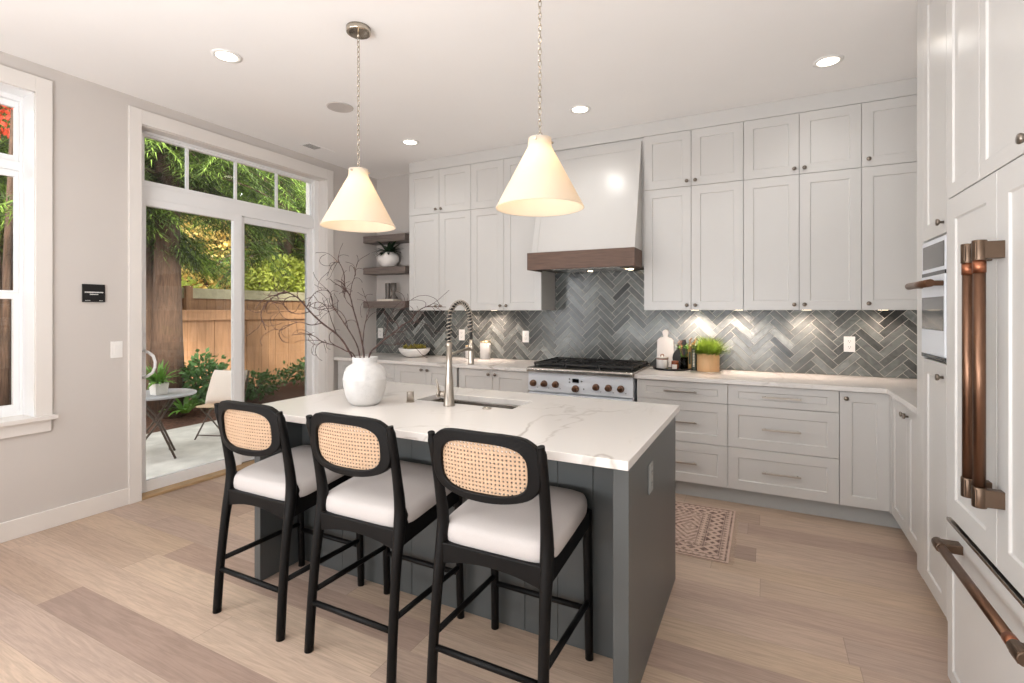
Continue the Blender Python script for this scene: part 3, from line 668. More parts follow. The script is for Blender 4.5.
# ------------------------------------------------------------------ range
rg = thing('gas_range', 'white professional gas range with bronze knobs and black grates', 'range', (-1.353, 3.84, 0))
x0, x1 = -.443, .446
MB().box(x0, x1, .03, .655, .1, .872).build('body', M['rangewhite'], rg, bevel=.002)
MB().box(x0 + .02, x1 - .02, .09, .6, 0, .1).build('plinth', M['blackmatte'], rg)
MB().hexa([(x0, .0, .712), (x1, .0, .712), (x1, .03, .712), (x0, .03, .712)], [(x0, .008, .872), (x1, .008, .872), (x1, .03, .872), (x0, .03, .872)]).build('control_panel', M['rangewhite'], rg, bevel=.003)
od = MB().box(x0 + .004, x1 - .004, .0, .03, .2, .70).build('oven_door', M['rangewhite'], rg, bevel=.004)
MB().tube([(x0 + .05, -.055, .66), (x1 - .05, -.055, .66)], .014, 16).bar((x0 + .1, 0, .66), (x0 + .1, -.055, .66), .02).bar((x1 - .1, 0, .66), (x1 - .1, -.055, .66), .02).build('handle', M['bronze'], od)
MB().box(x0 + .2, x1 - .2, -.003, .001, .32, .58).build('window_glass', M['darkglass'], od)
lip = MB(); prof = [(.06, .873), (-.016, .873), (-.024, .878), (-.025, .900), (-.018, .909), (-.005, .911), (.06, .911)]
lip.prism(prof, x0 - .004, x1 + .004, 'yz', smooth=False); lip.build('front_bullnose', M['steel'], rg, bevel=.002)
MB().box(x0 - .004, x1 + .004, .06, .655, .872, .909).box(x0 - .004, x1 + .004, .635, .655, .909, .93).build('cooktop_deck', M['steel'], rg, bevel=.002)
MB().box(x0 + .015, x1 - .015, .075, .625, .9085, .9115).build('burner_pan', M['iron'], rg)
for gi in range(3):
    gx0 = x0 + .018 + gi * .286; gx1 = gx0 + .282; g = MB(); zt_ = .937
    for y in (.085, .615): g.bar((gx0, y, zt_), (gx1, y, zt_), .014, .016)
    for x in (gx0 + .007, gx1 - .007): g.bar((x, .085, zt_), (x, .615, zt_), .014, .016)
    g.bar((gx0, .35, zt_), (gx1, .35, zt_), .014, .016)
    for cy in (.22, .48):
        cx = (gx0 + gx1) / 2
        for a in range(8):
            an = a * pi / 4 + .0; r1 = .132 if a % 4 == 0 else (.125 if a % 2 == 0 else .165)
            g.bar((cx + .035 * cos(an), cy + .035 * sin(an), zt_), (cx + r1 * cos(an) , cy + r1 * sin(an), zt_), .011, .016)
    for x in (gx0 + .01, gx1 - .01):
        for y in (.09, .61, .35): g.bar((x, y, .911), (x, y, zt_), .014, .014)
    gr = g.build('grate', M['iron'], rg, bevel=.0015)
    for cy in (.22, .48):
        cx = (gx0 + gx1) / 2
        MB().lathe([(.05, .911), (.048, .921), (.036, .923), (.036, .930), (.0, .932)], c=(cx, cy, 0), n=24).build('burner', M['iron'], rg)
def rknob(x, z, r):
    k_ = MB().lathe([(r * 1.18, 0), (r * 1.18, .006), (r, .008), (r * .96, .034), (r * .8, .038), (0, .039)], n=28)
    k_.bar((0, -r * .75, .041), (0, r * .75, .041), .006, .006)
    return k_.build('knob', M['bronze'], rg, loc=(x, .003, z), rot=(radians(90), 0, 0), bevel=.001)
for x in (-.393, -.293, -.191, .153, .254, .352): rknob(x, .778, .0235)
rknob(-.018, .754, .025)
MB().box(-.046, .008, -.001, .008, .803, .834).build('display', M['black'], rg)
for (x, z) in ((-.07, .83), (-.07, .804), (.033, .816), (.051, .755)): MB().cyl((x, .006, z), (x, -.001, z), .0055, n=12).build('button', M['blackmatte'], rg)
for x in (-.355, -.255, -.153, .191, .292, .39): MB().box(x - .006, x + .006, .0015, .006, .742, .746).build('burner_mark', M['slot'], rg)

# ------------------------------------------------------------------ floating shelves with decor
for z, lab in ((1.42, 'lowest'), (1.80, 'middle'), (2.155, 'topmost')):
    s = MB().box(XL, -3.475, 4.29, YB, z, z + .075).build('floating_shelf', M['shelfwood'], bevel=.002)
    tag(s, f'grey-brown wooden floating shelf, {lab} of the three in the corner', 'shelf', 'floating shelves')
pv = thing('potted_plant', 'dark leafy plant in a round white pot on the middle floating shelf', 'potted plant', (-3.775, 4.372, 1.875))
MB().lathe([(.055, 0), (.085, .02), (.115, .07), (.118, .105), (.1, .145), (.06, .168), (.052, .17), (.05, .155), (0, .15)], n=32).build('pot', M['white'], pv)
def leaves(mb, n, base, rad, length, width, droop=.4, seed=1, up=(.4, 1.3), bend=4):
    r = random.Random(seed)
    for i in range(n):
        a = r.uniform(0, 2 * pi); el = r.uniform(*up); L_ = length * r.uniform(.6, 1.1); w_ = width * r.uniform(.7, 1.2)
        p = Vector(base) + Vector((cos(a), sin(a), 0)) * rad * r.uniform(0, 1); vs = []
        d = Vector((cos(a) * cos(el), sin(a) * cos(el), sin(el))); side = Vector((-sin(a), cos(a), 0))
        for j in range(bend + 1):
            t = j / bend; ww = w_ * (sin(pi * (t * .88 + .1)) ** .8) / 2 if j < bend else .0005
            vs += [p - side * ww, p + side * ww]
            p = p + d * (L_ / bend); d = (d + Vector((0, 0, -droop / bend))).normalized()
        mb.add(vs, [(2 * j, 2 * j + 1, 2 * j + 3, 2 * j + 2) for j in range(bend)], True)
    return mb
lf = MB(); leaves(lf, 60, (0, 0, .16), .035, .185, .035, 1.3, 3, (.1, 1.2)); lf.build('foliage', M['darkleaf'], pv, recalc=False)
bk = thing('book', 'pale book lying flat on the lowest floating shelf', 'book', (-3.79, 4.40, 1.495), .06)
MB().box(-.115, .115, -.075, .075, .0, .004).box(-.115, .115, -.075, .075, .022, .026).box(-.115, -.111, -.075, .075, .004, .022).build('cover', M['bookred'], bk, bevel=.001)
MB().box(-.111, .112, -.072, .072, .004, .022).build('pages', M['paper'], bk)
for (dx, hh, lab) in ((-.01, .19, 'left'), (.075, .19, 'right')):
    cx = -3.785 + dx + .005; t = thing('candle_holder', f'smoky glass candle holder standing on the shelf book, {lab} one of two', 'candle holder', (cx - .01, 4.39, 1.521), 0, 'candle holders')
    if lab == 'left': prof = [(.03, 0), (.03, .008), (.026, .02), (.028, .10), (.03, .17), (.03, .178), (.024, .178), (.022, .03), (0, .03)]
    else: prof = [(.045, 0), (.046, .01), (.02, .05), (.018, .07), (.03, .10), (.031, .178), (.025, .178), (.023, .11), (0, .11)]
    MB().lathe(prof, n=24).build('holder', M['candle'], t)
    MB().lathe([(.018, .11), (.018, .165), (0, .167)], n=16).build('candle', M['white'], t)
# bowl and canisters on the left counter
bw = thing('decor_bowl', 'low white bowl of yellow-green succulents on the left counter', 'bowl', (-3.34, 4.28, CT))
MB().lathe([(.07, 0), (.085, .004), (.13, .03), (.16, .065), (.168, .095), (.160, .096), (.148, .066), (.11, .03), (0, .02)], n=40).build('bowl', M['white'], bw)
sc_ = MB(); r = random.Random(5)
for i in range(26):
    a = r.uniform(0, 2 * pi); rr = .115 * math.sqrt(r.random()); leaves(sc_, 14, (rr * cos(a), rr * sin(a), .07 + r.uniform(0, .025)), .006, .055, .017, .3, i, (.3, 1.4), 3)
sc_.build('succulents', M['moss'], bw, recalc=False)
for (x, y, rr, hh, lab) in ((-2.545, 4.415, .053, .165, 'taller white lidded canister on the counter right of the faucet'), (-2.735, 4.42, .046, .115, 'shorter white lidded canister on the counter behind the faucet')):
    t = thing('canister', lab, 'canister', (x, y, CT), 0, 'white canisters')
    MB().lathe([(rr * .94, 0), (rr, .004), (rr, hh), (rr * .97, hh + .002)], n=36).build('jar', M['white'], t)
    MB().lathe([(rr * .98, hh + .002), (rr, hh + .004), (rr, hh + .014), (rr * .96, hh + .018), (0, hh + .019)], n=36).build('lid', M['lidwood'], t)

# ------------------------------------------------------------------ decor group right of the range
tr_ = tag(MB().lathe([(.15, 0), (.155, .004), (.158, .016), (.152, .016), (.149, .006), (0, .006)], n=40, fn=None).build('serving_tray', M['blackmatte'], loc=(-.70, 4.36, CT)), 'round black serving tray on the counter right of the range', 'tray')
def board_outline(w_, h_, hr, hw, n=8):
    pts = [(-w_ / 2, .0), (w_ / 2, .0), (w_ / 2, h_ - .02), (w_ / 2 - .02, h_)]
    pts += [(hw, h_ + .008)]
    cz = h_ + .045
    for i in range(n + 1):
        a = -.9 + (pi + 1.8) * i / n; pts.append((hr * cos(a), cz + hr * sin(a)))
    pts += [(-hw, h_ + .008), (-w_ / 2 + .02, h_), (-w_ / 2, h_ - .02)]
    return pts
cbm = MB().prism(board_outline(.14, .255, .03, .02), 0, .016, 'xz').build('board', M['marbleboard'], None, bevel=.003)
cbm.name = 'cutting_board'; cbm.location = (-.775, 4.452, CT + .0015); cbm.rotation_euler = (radians(-7), 0, 0)
tag(cbm, 'white marble paddle board leaning on the tile behind the black tray', 'cutting board')
pts = [(.088 * cos(a), .088 + .088 * sin(a)) for a in [(-.5 * pi + .28 + (2 * pi - .0) * i / 36) for i in range(36)]]
pb = MB().prism(pts, 0, .014, 'xz').build('paddle', M['blackmatte'], None, bevel=.003); pb.name = 'round_board'
hb = MB()
hb.prism([(-.016, .165), (.016, .165), (.018, .2), (.022, .225), (.012, .245), (-.012, .245), (-.022, .225), (-.018, .2)], .0, .014, 'xz').build('handle', M['blackmatte'], pb, bevel=.003)
pb.location = (-.625, 4.447, CT + .0015); pb.rotation_euler = (radians(-8), 0, 0); tag(pb, 'round black wooden board leaning on the tile behind the stem vase', 'cutting board')
t = thing('lidded_jar', 'white stoneware jar with a copper band and knob on the black tray', 'jar', (-.775, 4.33, CT + .0065))
MB().lathe([(.045, 0), (.047, .004), (.047, .085), (.046, .087)], n=32).build('jar', M['white'], t)
MB().lathe([(.0478, .084), (.0482, .094), (.047, .097), (0, .098)], n=32).build('lid', M['white'], t)
MB().lathe([(.0479, .076), (.0485, .077), (.0485, .083), (.0479, .084)], n=32).tube([(-.013, 0, .098), (-.012, 0, .112), (0, 0, .118), (.012, 0, .112), (.013, 0, .098)], .004, 8).build('copper_trim', M['copper'], t)
t = thing('candle_jar', 'small amber jar with white label on the black tray', 'jar', (-.665, 4.285, CT + .0065))
MB().lathe([(.027, 0), (.028, .003), (.028, .055), (.026, .058)], n=28).build('jar', M['amber'], t)
MB().lathe([(.0265, .058), (.028, .06), (.028, .07), (0, .071)], n=28).build('lid', M['copper'], t)
lbl = MB(); n_ = 10
vs = []; 
for i in range(n_ + 1):
    a = -pi / 2 - .75 + 1.5 * i / n_; vs += [(.0284 * cos(a), .0284 * sin(a), .006), (.0284 * cos(a), .0284 * sin(a), .042)]
lbl.add(vs, [(2 * i, 2 * i + 2, 2 * i + 3, 2 * i + 1) for i in range(n_)], True).build('label', M['jarlabel'], t)
t = thing('stem_vase', 'small clear glass vase holding green and dried stems on the black tray', 'vase', (-.6, 4.345, CT + .0065))
MB().lathe([(.028, 0), (.031, .004), (.031, .10), (.028, .10), (.027, .008), (0, .008)], n=28).build('glass', M['vaseglass'], t)
gs = MB(); r = random.Random(11)
for i in range(7):
    a = r.uniform(0, 6.28); p = [(0.01 * cos(a), .01 * sin(a), .01), (.02 * cos(a), .02 * sin(a), .1), (.035 * cos(a) - .005, .03 * sin(a), .15 + .04 * r.random())]
    gs.tube(p, .0016, 5); leaves(gs, 9, p[2], .012, .04, .012, .3, i + 40, (-.3, 1.3), 3); leaves(gs, 5, p[1], .01, .035, .010, .3, i + 60, (-.1, 1.3), 3)
gs.build('green_stems', M['fern'], t, recalc=False)
ds = MB()
for i, (dx, dz) in enumerate(((.085, .23), (.10, .255), (.065, .21), (-.045, .21), (-.03, .23), (.05, .245))):
    p = [Vector((0, 0, .01)), Vector((dx * .25, -.005, .11)), Vector((dx * .7, .0, dz * .72)), Vector((dx, .005, dz))]
    ds.tube(p, .0014, 5)
    for j in range(9):
        q = p[2].lerp(p[3], j / 8); leaves(ds, 3, q, .003, .022, .007, .2, i * 20 + j, (.3, 1.4), 2)
ds.build('dried_stems', mat('dried_stem', (178, 124, 84), .7, vary=.2, scale=40), t, recalc=False)
for (x, wd_, hh, mk_, lab, tx) in ((-.556, .024, .205, 'gold', 'slim gold-spined book standing upright beside the plant pot', 0), (-.525, .034, .208, 'greenbook', 'dark green book with pale spine lettering standing beside the plant pot', 1)):
    t = thing('standing_book', lab, 'book', (x, 4.34, CT), 0, 'standing cookbooks')
    MB().box(-wd_ / 2, wd_ / 2, 0, .004, 0, hh).box(-wd_ / 2, -wd_ / 2 + .003, .004, .135, 0, hh).box(wd_ / 2 - .003, wd_ / 2, .004, .135, 0, hh).build('cover', M[mk_], t, bevel=.001)
    MB().box(-wd_ / 2 + .003, wd_ / 2 - .003, .004, .131, .003, hh - .003).build('pages', M['paper'], t)
    if tx:
        l_ = MB(); z = .03
        while z < .165: hh_ = random.uniform(.007, .011); l_.box(-.007, .007, -.0008, .0002, z, z + hh_); z += hh_ + .004
        l_.build('spine_lettering', M['paper'], t)
    else: MB().box(-wd_ / 2 + .004, wd_ / 2 - .004, -.0008, .0002, .05, .15).build('spine_panel', M['greenbook'], t)
t = thing('grass_pot', 'bright green grass in a round pale wooden pot on the right counter', 'potted plant', (-.415, 4.35, CT))
MB().lathe([(.084, 0), (.086, .004), (.086, .145), (.079, .147), (.077, .13), (0, .128)], n=40).build('pot', M['woodpot'], t)
MB().lathe([(.08, .128), (.04, .135), (0, .137)], n=24).build('soil', M['soil'], t)
gg = MB(); leaves(gg, 1300, (0, 0, .12), .07, .155, .005, .75, 9, (.45, 1.5), 3); tag(gg.build('grass_blades', M['grass'], t, recalc=False), kind='stuff')

# under-cabinet pucks (lamp + lens each) and their light
for (x, lab, e_) in ((-2.72, 'first from the shelves', 4), (-2.42, 'second from the shelves', 9), (-.52, 'first right of the hood', 9.5), (-.19, 'second right of the hood', 9), (.28, 'third right of the hood', 7), (.75, 'fourth right of the hood', 3)):
    o = tag(MB().cyl((x, 4.37, UZ0 + .0005), (x, 4.37, UZ0 - .0008), .03).build('puck_light', M['puck']), f'small puck light under the wall cabinets, {lab}', 'light', 'under-cabinet puck lights')
    light('puck_lamp', 'SPOT', (x, 4.37, UZ0 - .006), e_ * 2.3, PUCK, (radians(10), 0, 0), spot_size=radians(150), spot_blend=.9, shadow_soft_size=.03)
for x in (-1.396, -1.035): light('hood_lamp', 'SPOT', (x, 4.30, bz0 - .02), .25, WARM, (0, 0, 0), spot_size=radians(110), spot_blend=.7, shadow_soft_size=.02)

# ------------------------------------------------------------------ island
IX0, IX1, IY0, IY1 = -2.357, -.395, 1.61, 2.695
SX0, SX1, SY0, SY1 = -1.72, -1.125, 2.215, 2.455
isl = thing('kitchen_island', 'charcoal painted kitchen island with end panels under white quartz', 'island', (0, 0, 0))
MB().box(-2.30, SX0 - .03, 1.957, 2.675, 0, CT - .033).box(SX1 + .03, -.468, 1.957, 2.675, 0, CT - .033).box(SX0 - .03, SX1 + .03, 1.957, SY0 - .03, 0, CT - .033).box(SX0 - .03, SX1 + .03, SY1 + .03, 2.675, 0, CT - .033).box(SX0 - .03, SX1 + .03, SY0 - .03, SY1 + .03, 0, .60).build('body', M['charcoal'], isl, bevel=.002)
MB().box(-.468, -.413, 1.69, 2.68, 0, CT - .033).build('end_panel', M['charcoal'], isl, bevel=.002)
MB().box(-2.345, -2.30, 1.69, 2.68, 0, CT - .033).build('end_panel', M['charcoal'], isl, bevel=.002)
bb = MB()
for i in range(12): bb.box(-2.30 + i * .1526 + .001, -2.30 + (i + 1) * .1526 - .001, 1.949, 1.956, 0, CT - .033)
bb.build('beadboard', M['charcoal'], isl, bevel=.0015)
SX0, SX1, SY0, SY1 = -1.72, -1.125, 2.215, 2.455
it = MB(); it.box(IX0, SX0, IY0, IY1, CT - .032, CT); it.box(SX1, IX1, IY0, IY1, CT - .032, CT)
it = MB()   # slab with a sink cut-out as one continuous grid
xs_ = [IX0, SX0, SX1, IX1]; ys_ = [IY0, SY0, SY1, IY1]; vs = [(x, y, z) for z in (CT - .032, CT) for y in ys_ for x in xs_]; fs = []
for j in range(3):
    for i in range(3):
        if (i, j) == (1, 1): continue
        a = j * 4 + i; fs += [(a, a + 4, a + 5, a + 1), (16 + a, 16 + a + 1, 16 + a + 5, 16 + a + 4)]
def side(a, b_): fs.append((a, b_, b_ + 16, a + 16))
for i in range(3): side(i, i + 1); side(12 + i + 1, 12 + i); side(4 * (i + 1), 4 * i); side(4 * i + 3, 4 * (i + 1) + 3)
side(6, 5); side(9, 10); side(5, 9); side(10, 6)
it.add(vs, fs); tag(it.build('island_countertop', M['quartz'], bevel=.003), 'white veined quartz countertop on the island, cut out for a sink', 'countertop')
sk = MB(); th = .008; d0 = .22; z1_ = CT - .033; e_ = .006
# basin: inner and outer shell with a flange under the slab
def rect(x0, x1, y0, y1, z): return [(x0, y0, z), (x1, y0, z), (x1, y1, z), (x0, y1, z)]
vs = rect(SX0 - .02, SX1 + .02, SY0 - .02, SY1 + .02, z1_) + rect(SX0 - e_, SX1 + e_, SY0 - e_, SY1 + e_, z1_) + rect(SX0 + .006, SX1 - .006, SY0 + .006, SY1 - .006, z1_ - d0) + \
     rect(SX0 - .02, SX1 + .02, SY0 - .02, SY1 + .02, z1_ - .004) + rect(SX0 - .012, SX1 + .012, SY0 - .012, SY1 + .012, z1_ - d0 - .004)
fs = [(8, 9, 10, 11), (16, 19, 18, 17)]
for a, b_ in ((0, 4), (4, 8), (0, 12), (12, 16)):
    for i in range(4): j = (i + 1) % 4; fs.append((a + i, a + j, b_ + j, b_ + i))
snk = thing('kitchen_sink', 'stainless steel undermount sink set into the island top', 'sink', ((SX0 + SX1) / 2, (SY0 + SY1) / 2, z1_ - d0))
sk.add(vs, fs).build('basin', M['steel'], snk, bevel=.006).location = (-(SX0 + SX1) / 2, -(SY0 + SY1) / 2, -(z1_ - d0))
MB().lathe([(.045, .001), (.043, .004), (.03, .003), (0, .002)], n=24).build('drain', M['nickel'], snk)
# recess in the island body for the basin: body top stays below the basin rim
fb = thing('faucet', 'brushed nickel pull-down faucet with coiled spring on the island', 'faucet', (-1.455, 2.15, CT))
MB().lathe([(.030, 0), (.030, .006), (.0265, .012), (.0245, .06), (.021, .12), (.0165, .18), (.0145, .22), (.0145, .30), (.017, .302), (.017, .325), (.0125, .327)], n=28).build('body', M['nickel'], fb)
arc = [Vector((0, 0, .32)), Vector((0, 0, .42))]
rad_ = .105
for i in range(17):
    a = pi - pi * i / 16; arc.append(Vector((0, rad_ + rad_ * cos(a), .43 + rad_ * sin(a))))
arc += [Vector((0, 2 * rad_, .41)), Vector((0, 2 * rad_ + .003, .38)), Vector((0, 2 * rad_ + .006, .30))]
MB().tube(arc, .0075, 12).build('hose', M['blackmatte'], fb)
# coil spring around the hose
dist = [0]
for i in range(1, len(arc)): dist.append(dist[-1] + (arc[i] - arc[i - 1]).length)
def on_arc(s_):
    for i in range(1, len(arc)):
        if s_ <= dist[i]:
            t_ = (s_ - dist[i - 1]) / (dist[i] - dist[i - 1]); return arc[i - 1].lerp(arc[i], t_), (arc[i] - arc[i - 1]).normalized()
    return arc[-1], (arc[-1] - arc[-2]).normalized()
hel = []; S1 = dist[-1] - .06; turns = 27
for i in range(turns * 10 + 1):
    s_ = S1 * i / (turns * 10); p, t_ = on_arc(s_); nx = Vector((1, 0, 0)); ny = t_.cross(nx).normalized(); a = 2 * pi * i / 10
    hel.append(p + nx * cos(a) * .0125 + ny * sin(a) * .0125)
MB().tube(hel, .003, 6).build('spring', M['nickel'], fb)
MB().tube([(0, .012, .262), (0, .05, .268), (0, 2 * rad_ + .006, .283)], [.009, .008, .008], 12).tube([(0, 2 * rad_ + .006, .268), (0, 2 * rad_ + .006, .298)], .0175, 20).build('docking_arm', M['nickel'], fb)
MB().lathe([(.011, .33), (.013, .30), (.0155, .27), (.0165, .22), (.018, .20), (.018, .192), (0, .192)], c=(0, 2 * rad_ + .006, 0), n=24).build('spray_head', M['nickel'], fb)
hn = MB().tube([(-.02, 0, .055), (-.055, -.004, .057)], .015, 18).tube([(-.055, -.004, .057), (-.062, -.005, .0575), (-.066, -.005, .058)], [.017, .019, .016], 18).build('handle', M['nickel'], fb)
MB().tube([(-.06, -.005, .07), (-.066, -.008, .10), (-.075, -.01, .135)], [.006, .0055, .004], 10).build('lever', M['nickel'], hn)
t = thing('soap_dispenser', 'short brushed nickel soap dispenser button left of the faucet', 'soap dispenser', (-1.698, 2.14, CT))
MB().lathe([(.024, 0), (.024, .003), (.02, .004)], n=24).build('base', M['nickel'], t); MB().lathe([(.0195, .004), (.0195, .054), (.0185, .057), (0, .0575)], n=24).build('button', M['nickel'], t)
t = thing('air_switch', 'flat round nickel air switch button right of the faucet', 'switch', (-1.239, 2.165, CT))
MB().lathe([(.024, 0), (.024, .004), (.021, .006), (.017, .006)], n=24).build('base', M['nickel'], t); MB().lathe([(.0165, .004), (.0165, .0085), (.015, .01), (0, .01)], n=24).build('button', M['steel'], t)

# vase and branches on the island
VX, VY = -1.872, 1.985
v = tag(MB().lathe([(.062, 0), (.07, .003), (.085, .02), (.101, .06), (.109, .105), (.111, .130), (.1125, .137), (.1085, .142), (.107, .165), (.094, .192), (.074, .207), (.064, .213), (.062, .222), (.064, .240), (.066, .246), (.061, .247), (.055, .24), (.054, .215), (.07, .195), (.09, .16), (.09, .1), (.06, .02), (0, .012)], n=56,
        fn=lambda a, z: 1 + .006 * sin(3 * a + z * 40) + .004 * sin(7 * a - z * 60)).build('ceramic_vase', M['ceramic'], loc=(VX, VY, CT)), 'round rough white ceramic vase on the island holding bare branches', 'vase')
SD = 2.62   # distance of the vase from the camera, for reading branch shapes off the photograph
def unproj(px, py, d):
    u = (px - 512) / F; c_, s_ = cos(YAW), sin(YAW)
    return Vector((d * (u * c_ - s_), d * (u * s_ + c_), CAMH - (py - HY) / F * d))
def crv(pts, n=6):
    out = []; k = len(pts)
    for i in range(k - 1):
        p0, p1, p2, p3 = pts[max(i - 1, 0)], pts[i], pts[i + 1], pts[min(i + 2, k - 1)]
        for j in range(n):
            t = j / n; out.append(.5 * ((2 * p1) + (p2 - p0) * t + (2 * p0 - 5 * p1 + 4 * p2 - p3) * t * t + (3 * p1 - p0 - 3 * p2 + p3) * t ** 3))
    out.append(pts[-1]); return out
def branch(label, paths, seed, depth, side_n=9):
    side_n = int(side_n * 1.35)
    r = random.Random(seed); mb = MB(); root = Vector((VX, VY, CT + .03))
    for pi_, (pl_, r0, r1, dz) in enumerate(paths):
        pts = []; k = len(pl_)
        for i, (a, b_) in enumerate(pl_):
            t = i / (k - 1); base_d = SD if pi_ == 0 else SD + depth * .35
            pts.append(unproj(a, b_, base_d + (depth * t if pi_ == 0 else depth * .5 * t) + dz * t + r.uniform(-.012, .012) * (i > 0)))
        if pi_ == 0:
            pts = [root + (Vector((pts[0].x, pts[0].y, 0)) - Vector((VX, VY, 0))) * -.5] + pts
        else:   # join the side shoot to the nearest point of the main stem
            q = min(main, key=lambda m_: (m_ - pts[0]).length); pts[0] = q
        c_ = crv(pts)
        if pi_ == 0: main = c_
        n_ = len(c_); rs = [r0 + (r1 - r0) * i / (n_ - 1) for i in range(n_)]
        rs = [x * (1 + .12 * sin(i * 1.9)) for i, x in enumerate(rs)]
        mb.tube(c_, rs, 7)
        # curly twigs
        for j in range(side_n if pi_ == 0 else side_n // 2):
            i = int(n_ * (.35 + .6 * r.random())) if n_ > 8 else n_ // 2
            i = min(i, n_ - 2); p = c_[i].copy(); d = (c_[i + 1] - c_[i]).normalized()
            d = (d + Vector((r.uniform(-1, 1), r.uniform(-1, 1), r.uniform(-.6, 1))) * .8).normalized(); tw = [p.copy()]; curl = Vector((r.uniform(-1, 1), r.uniform(-1, 1), r.uniform(-1, 1))).normalized()
            L_ = r.uniform(.06, .19); st_ = 12
            for q in range(st_):
                d = (d + curl.cross(d) * .22 + Vector((r.uniform(-1, 1), r.uniform(-1, 1), r.uniform(-1, 1))) * .18).normalized(); p = p + d * L_ / st_; tw.append(p.copy())
            mb.tube(tw, [max(.0012, rs[i] * .85 * (1 - .7 * q / st_)) for q in range(st_ + 1)], 5)
    return tag(mb.build('bare_branch', M['twig'], recalc=False), label, 'branch', 'curly willow branches in the vase')
branch('bare curly branch in the vase sweeping far left over the sliding door', [
    ([(352, 357), (339.5, 337), (322, 323), (310, 311.5), (301, 301), (295, 296), (285, 292), (275, 296), (266, 304.5), (261, 315), (266, 330)], .0055, .0018, 0),
    ([(322, 323), (311, 325), (300, 322), (290, 325), (281, 330), (274, 328)], .0026, .0013, .05), ([(310, 311), (300, 314), (291, 312), (282, 304), (272, 303)], .0024, .0012, -.05), ([(336, 335), (332, 322), (327, 308), (318, 302), (308, 306)], .0024, .0012, .04)], 1, -.18, 10)
branch('low bare branch leaning left out of the vase beneath the longest one', [
    ([(355, 357), (346, 351), (336, 346), (322, 341.5), (314, 336), (304, 334), (292, 335)], .004, .0015, 0), ([(322, 341), (316, 345), (308, 340)], .002, .0012, .03)], 2, .10, 6)
branch('upright-left bare branch with a fork, in the middle left of the vase', [
    ([(360, 357), (356, 343), (348, 329), (340, 317), (333, 306), (332, 298), (326.8, 290.4), (316, 292), (309, 301)], .0042, .0014, 0), ([(348, 329), (345, 318), (338, 310), (326, 306), (318, 308)], .0024, .0012, .06)], 3, .05, 8)
branch('tallest upright bare branch in the vase reaching up before the shelves', [
    ([(364, 357), (361, 338), (357, 322), (353, 308), (350, 296), (345, 287), (344, 274), (340, 264), (336, 262), (331, 267), (327, 276)], .005, .0013, 0),
    ([(350, 296), (352, 284), (355, 275), (354, 267)], .0024, .001, .03), ([(363, 345), (364, 330), (366, 320), (369, 310), (366, 299), (362, 288)], .003, .0012, .08), ([(353, 308), (346, 300), (344, 290)], .002, .001, -.04)], 4, .02, 10)
branch('bare branch in the vase leaning right toward the faucet', [
    ([(369, 357), (376, 347), (384, 340), (393.6, 332.6), (403, 325), (411, 320), (416, 313), (424, 307.5), (433, 306.5), (446, 307)], .0052, .0014, 0),
    ([(384, 340), (387, 328), (388, 319), (394, 311.5), (404, 308)], .0028, .0012, .05), ([(393, 333), (404, 331), (411, 324), (419, 322), (428, 325)], .0022, .0011, -.04), ([(380, 344), (392, 345), (402, 343), (411, 338)], .0022, .0011, -.03)], 5, .06, 9)

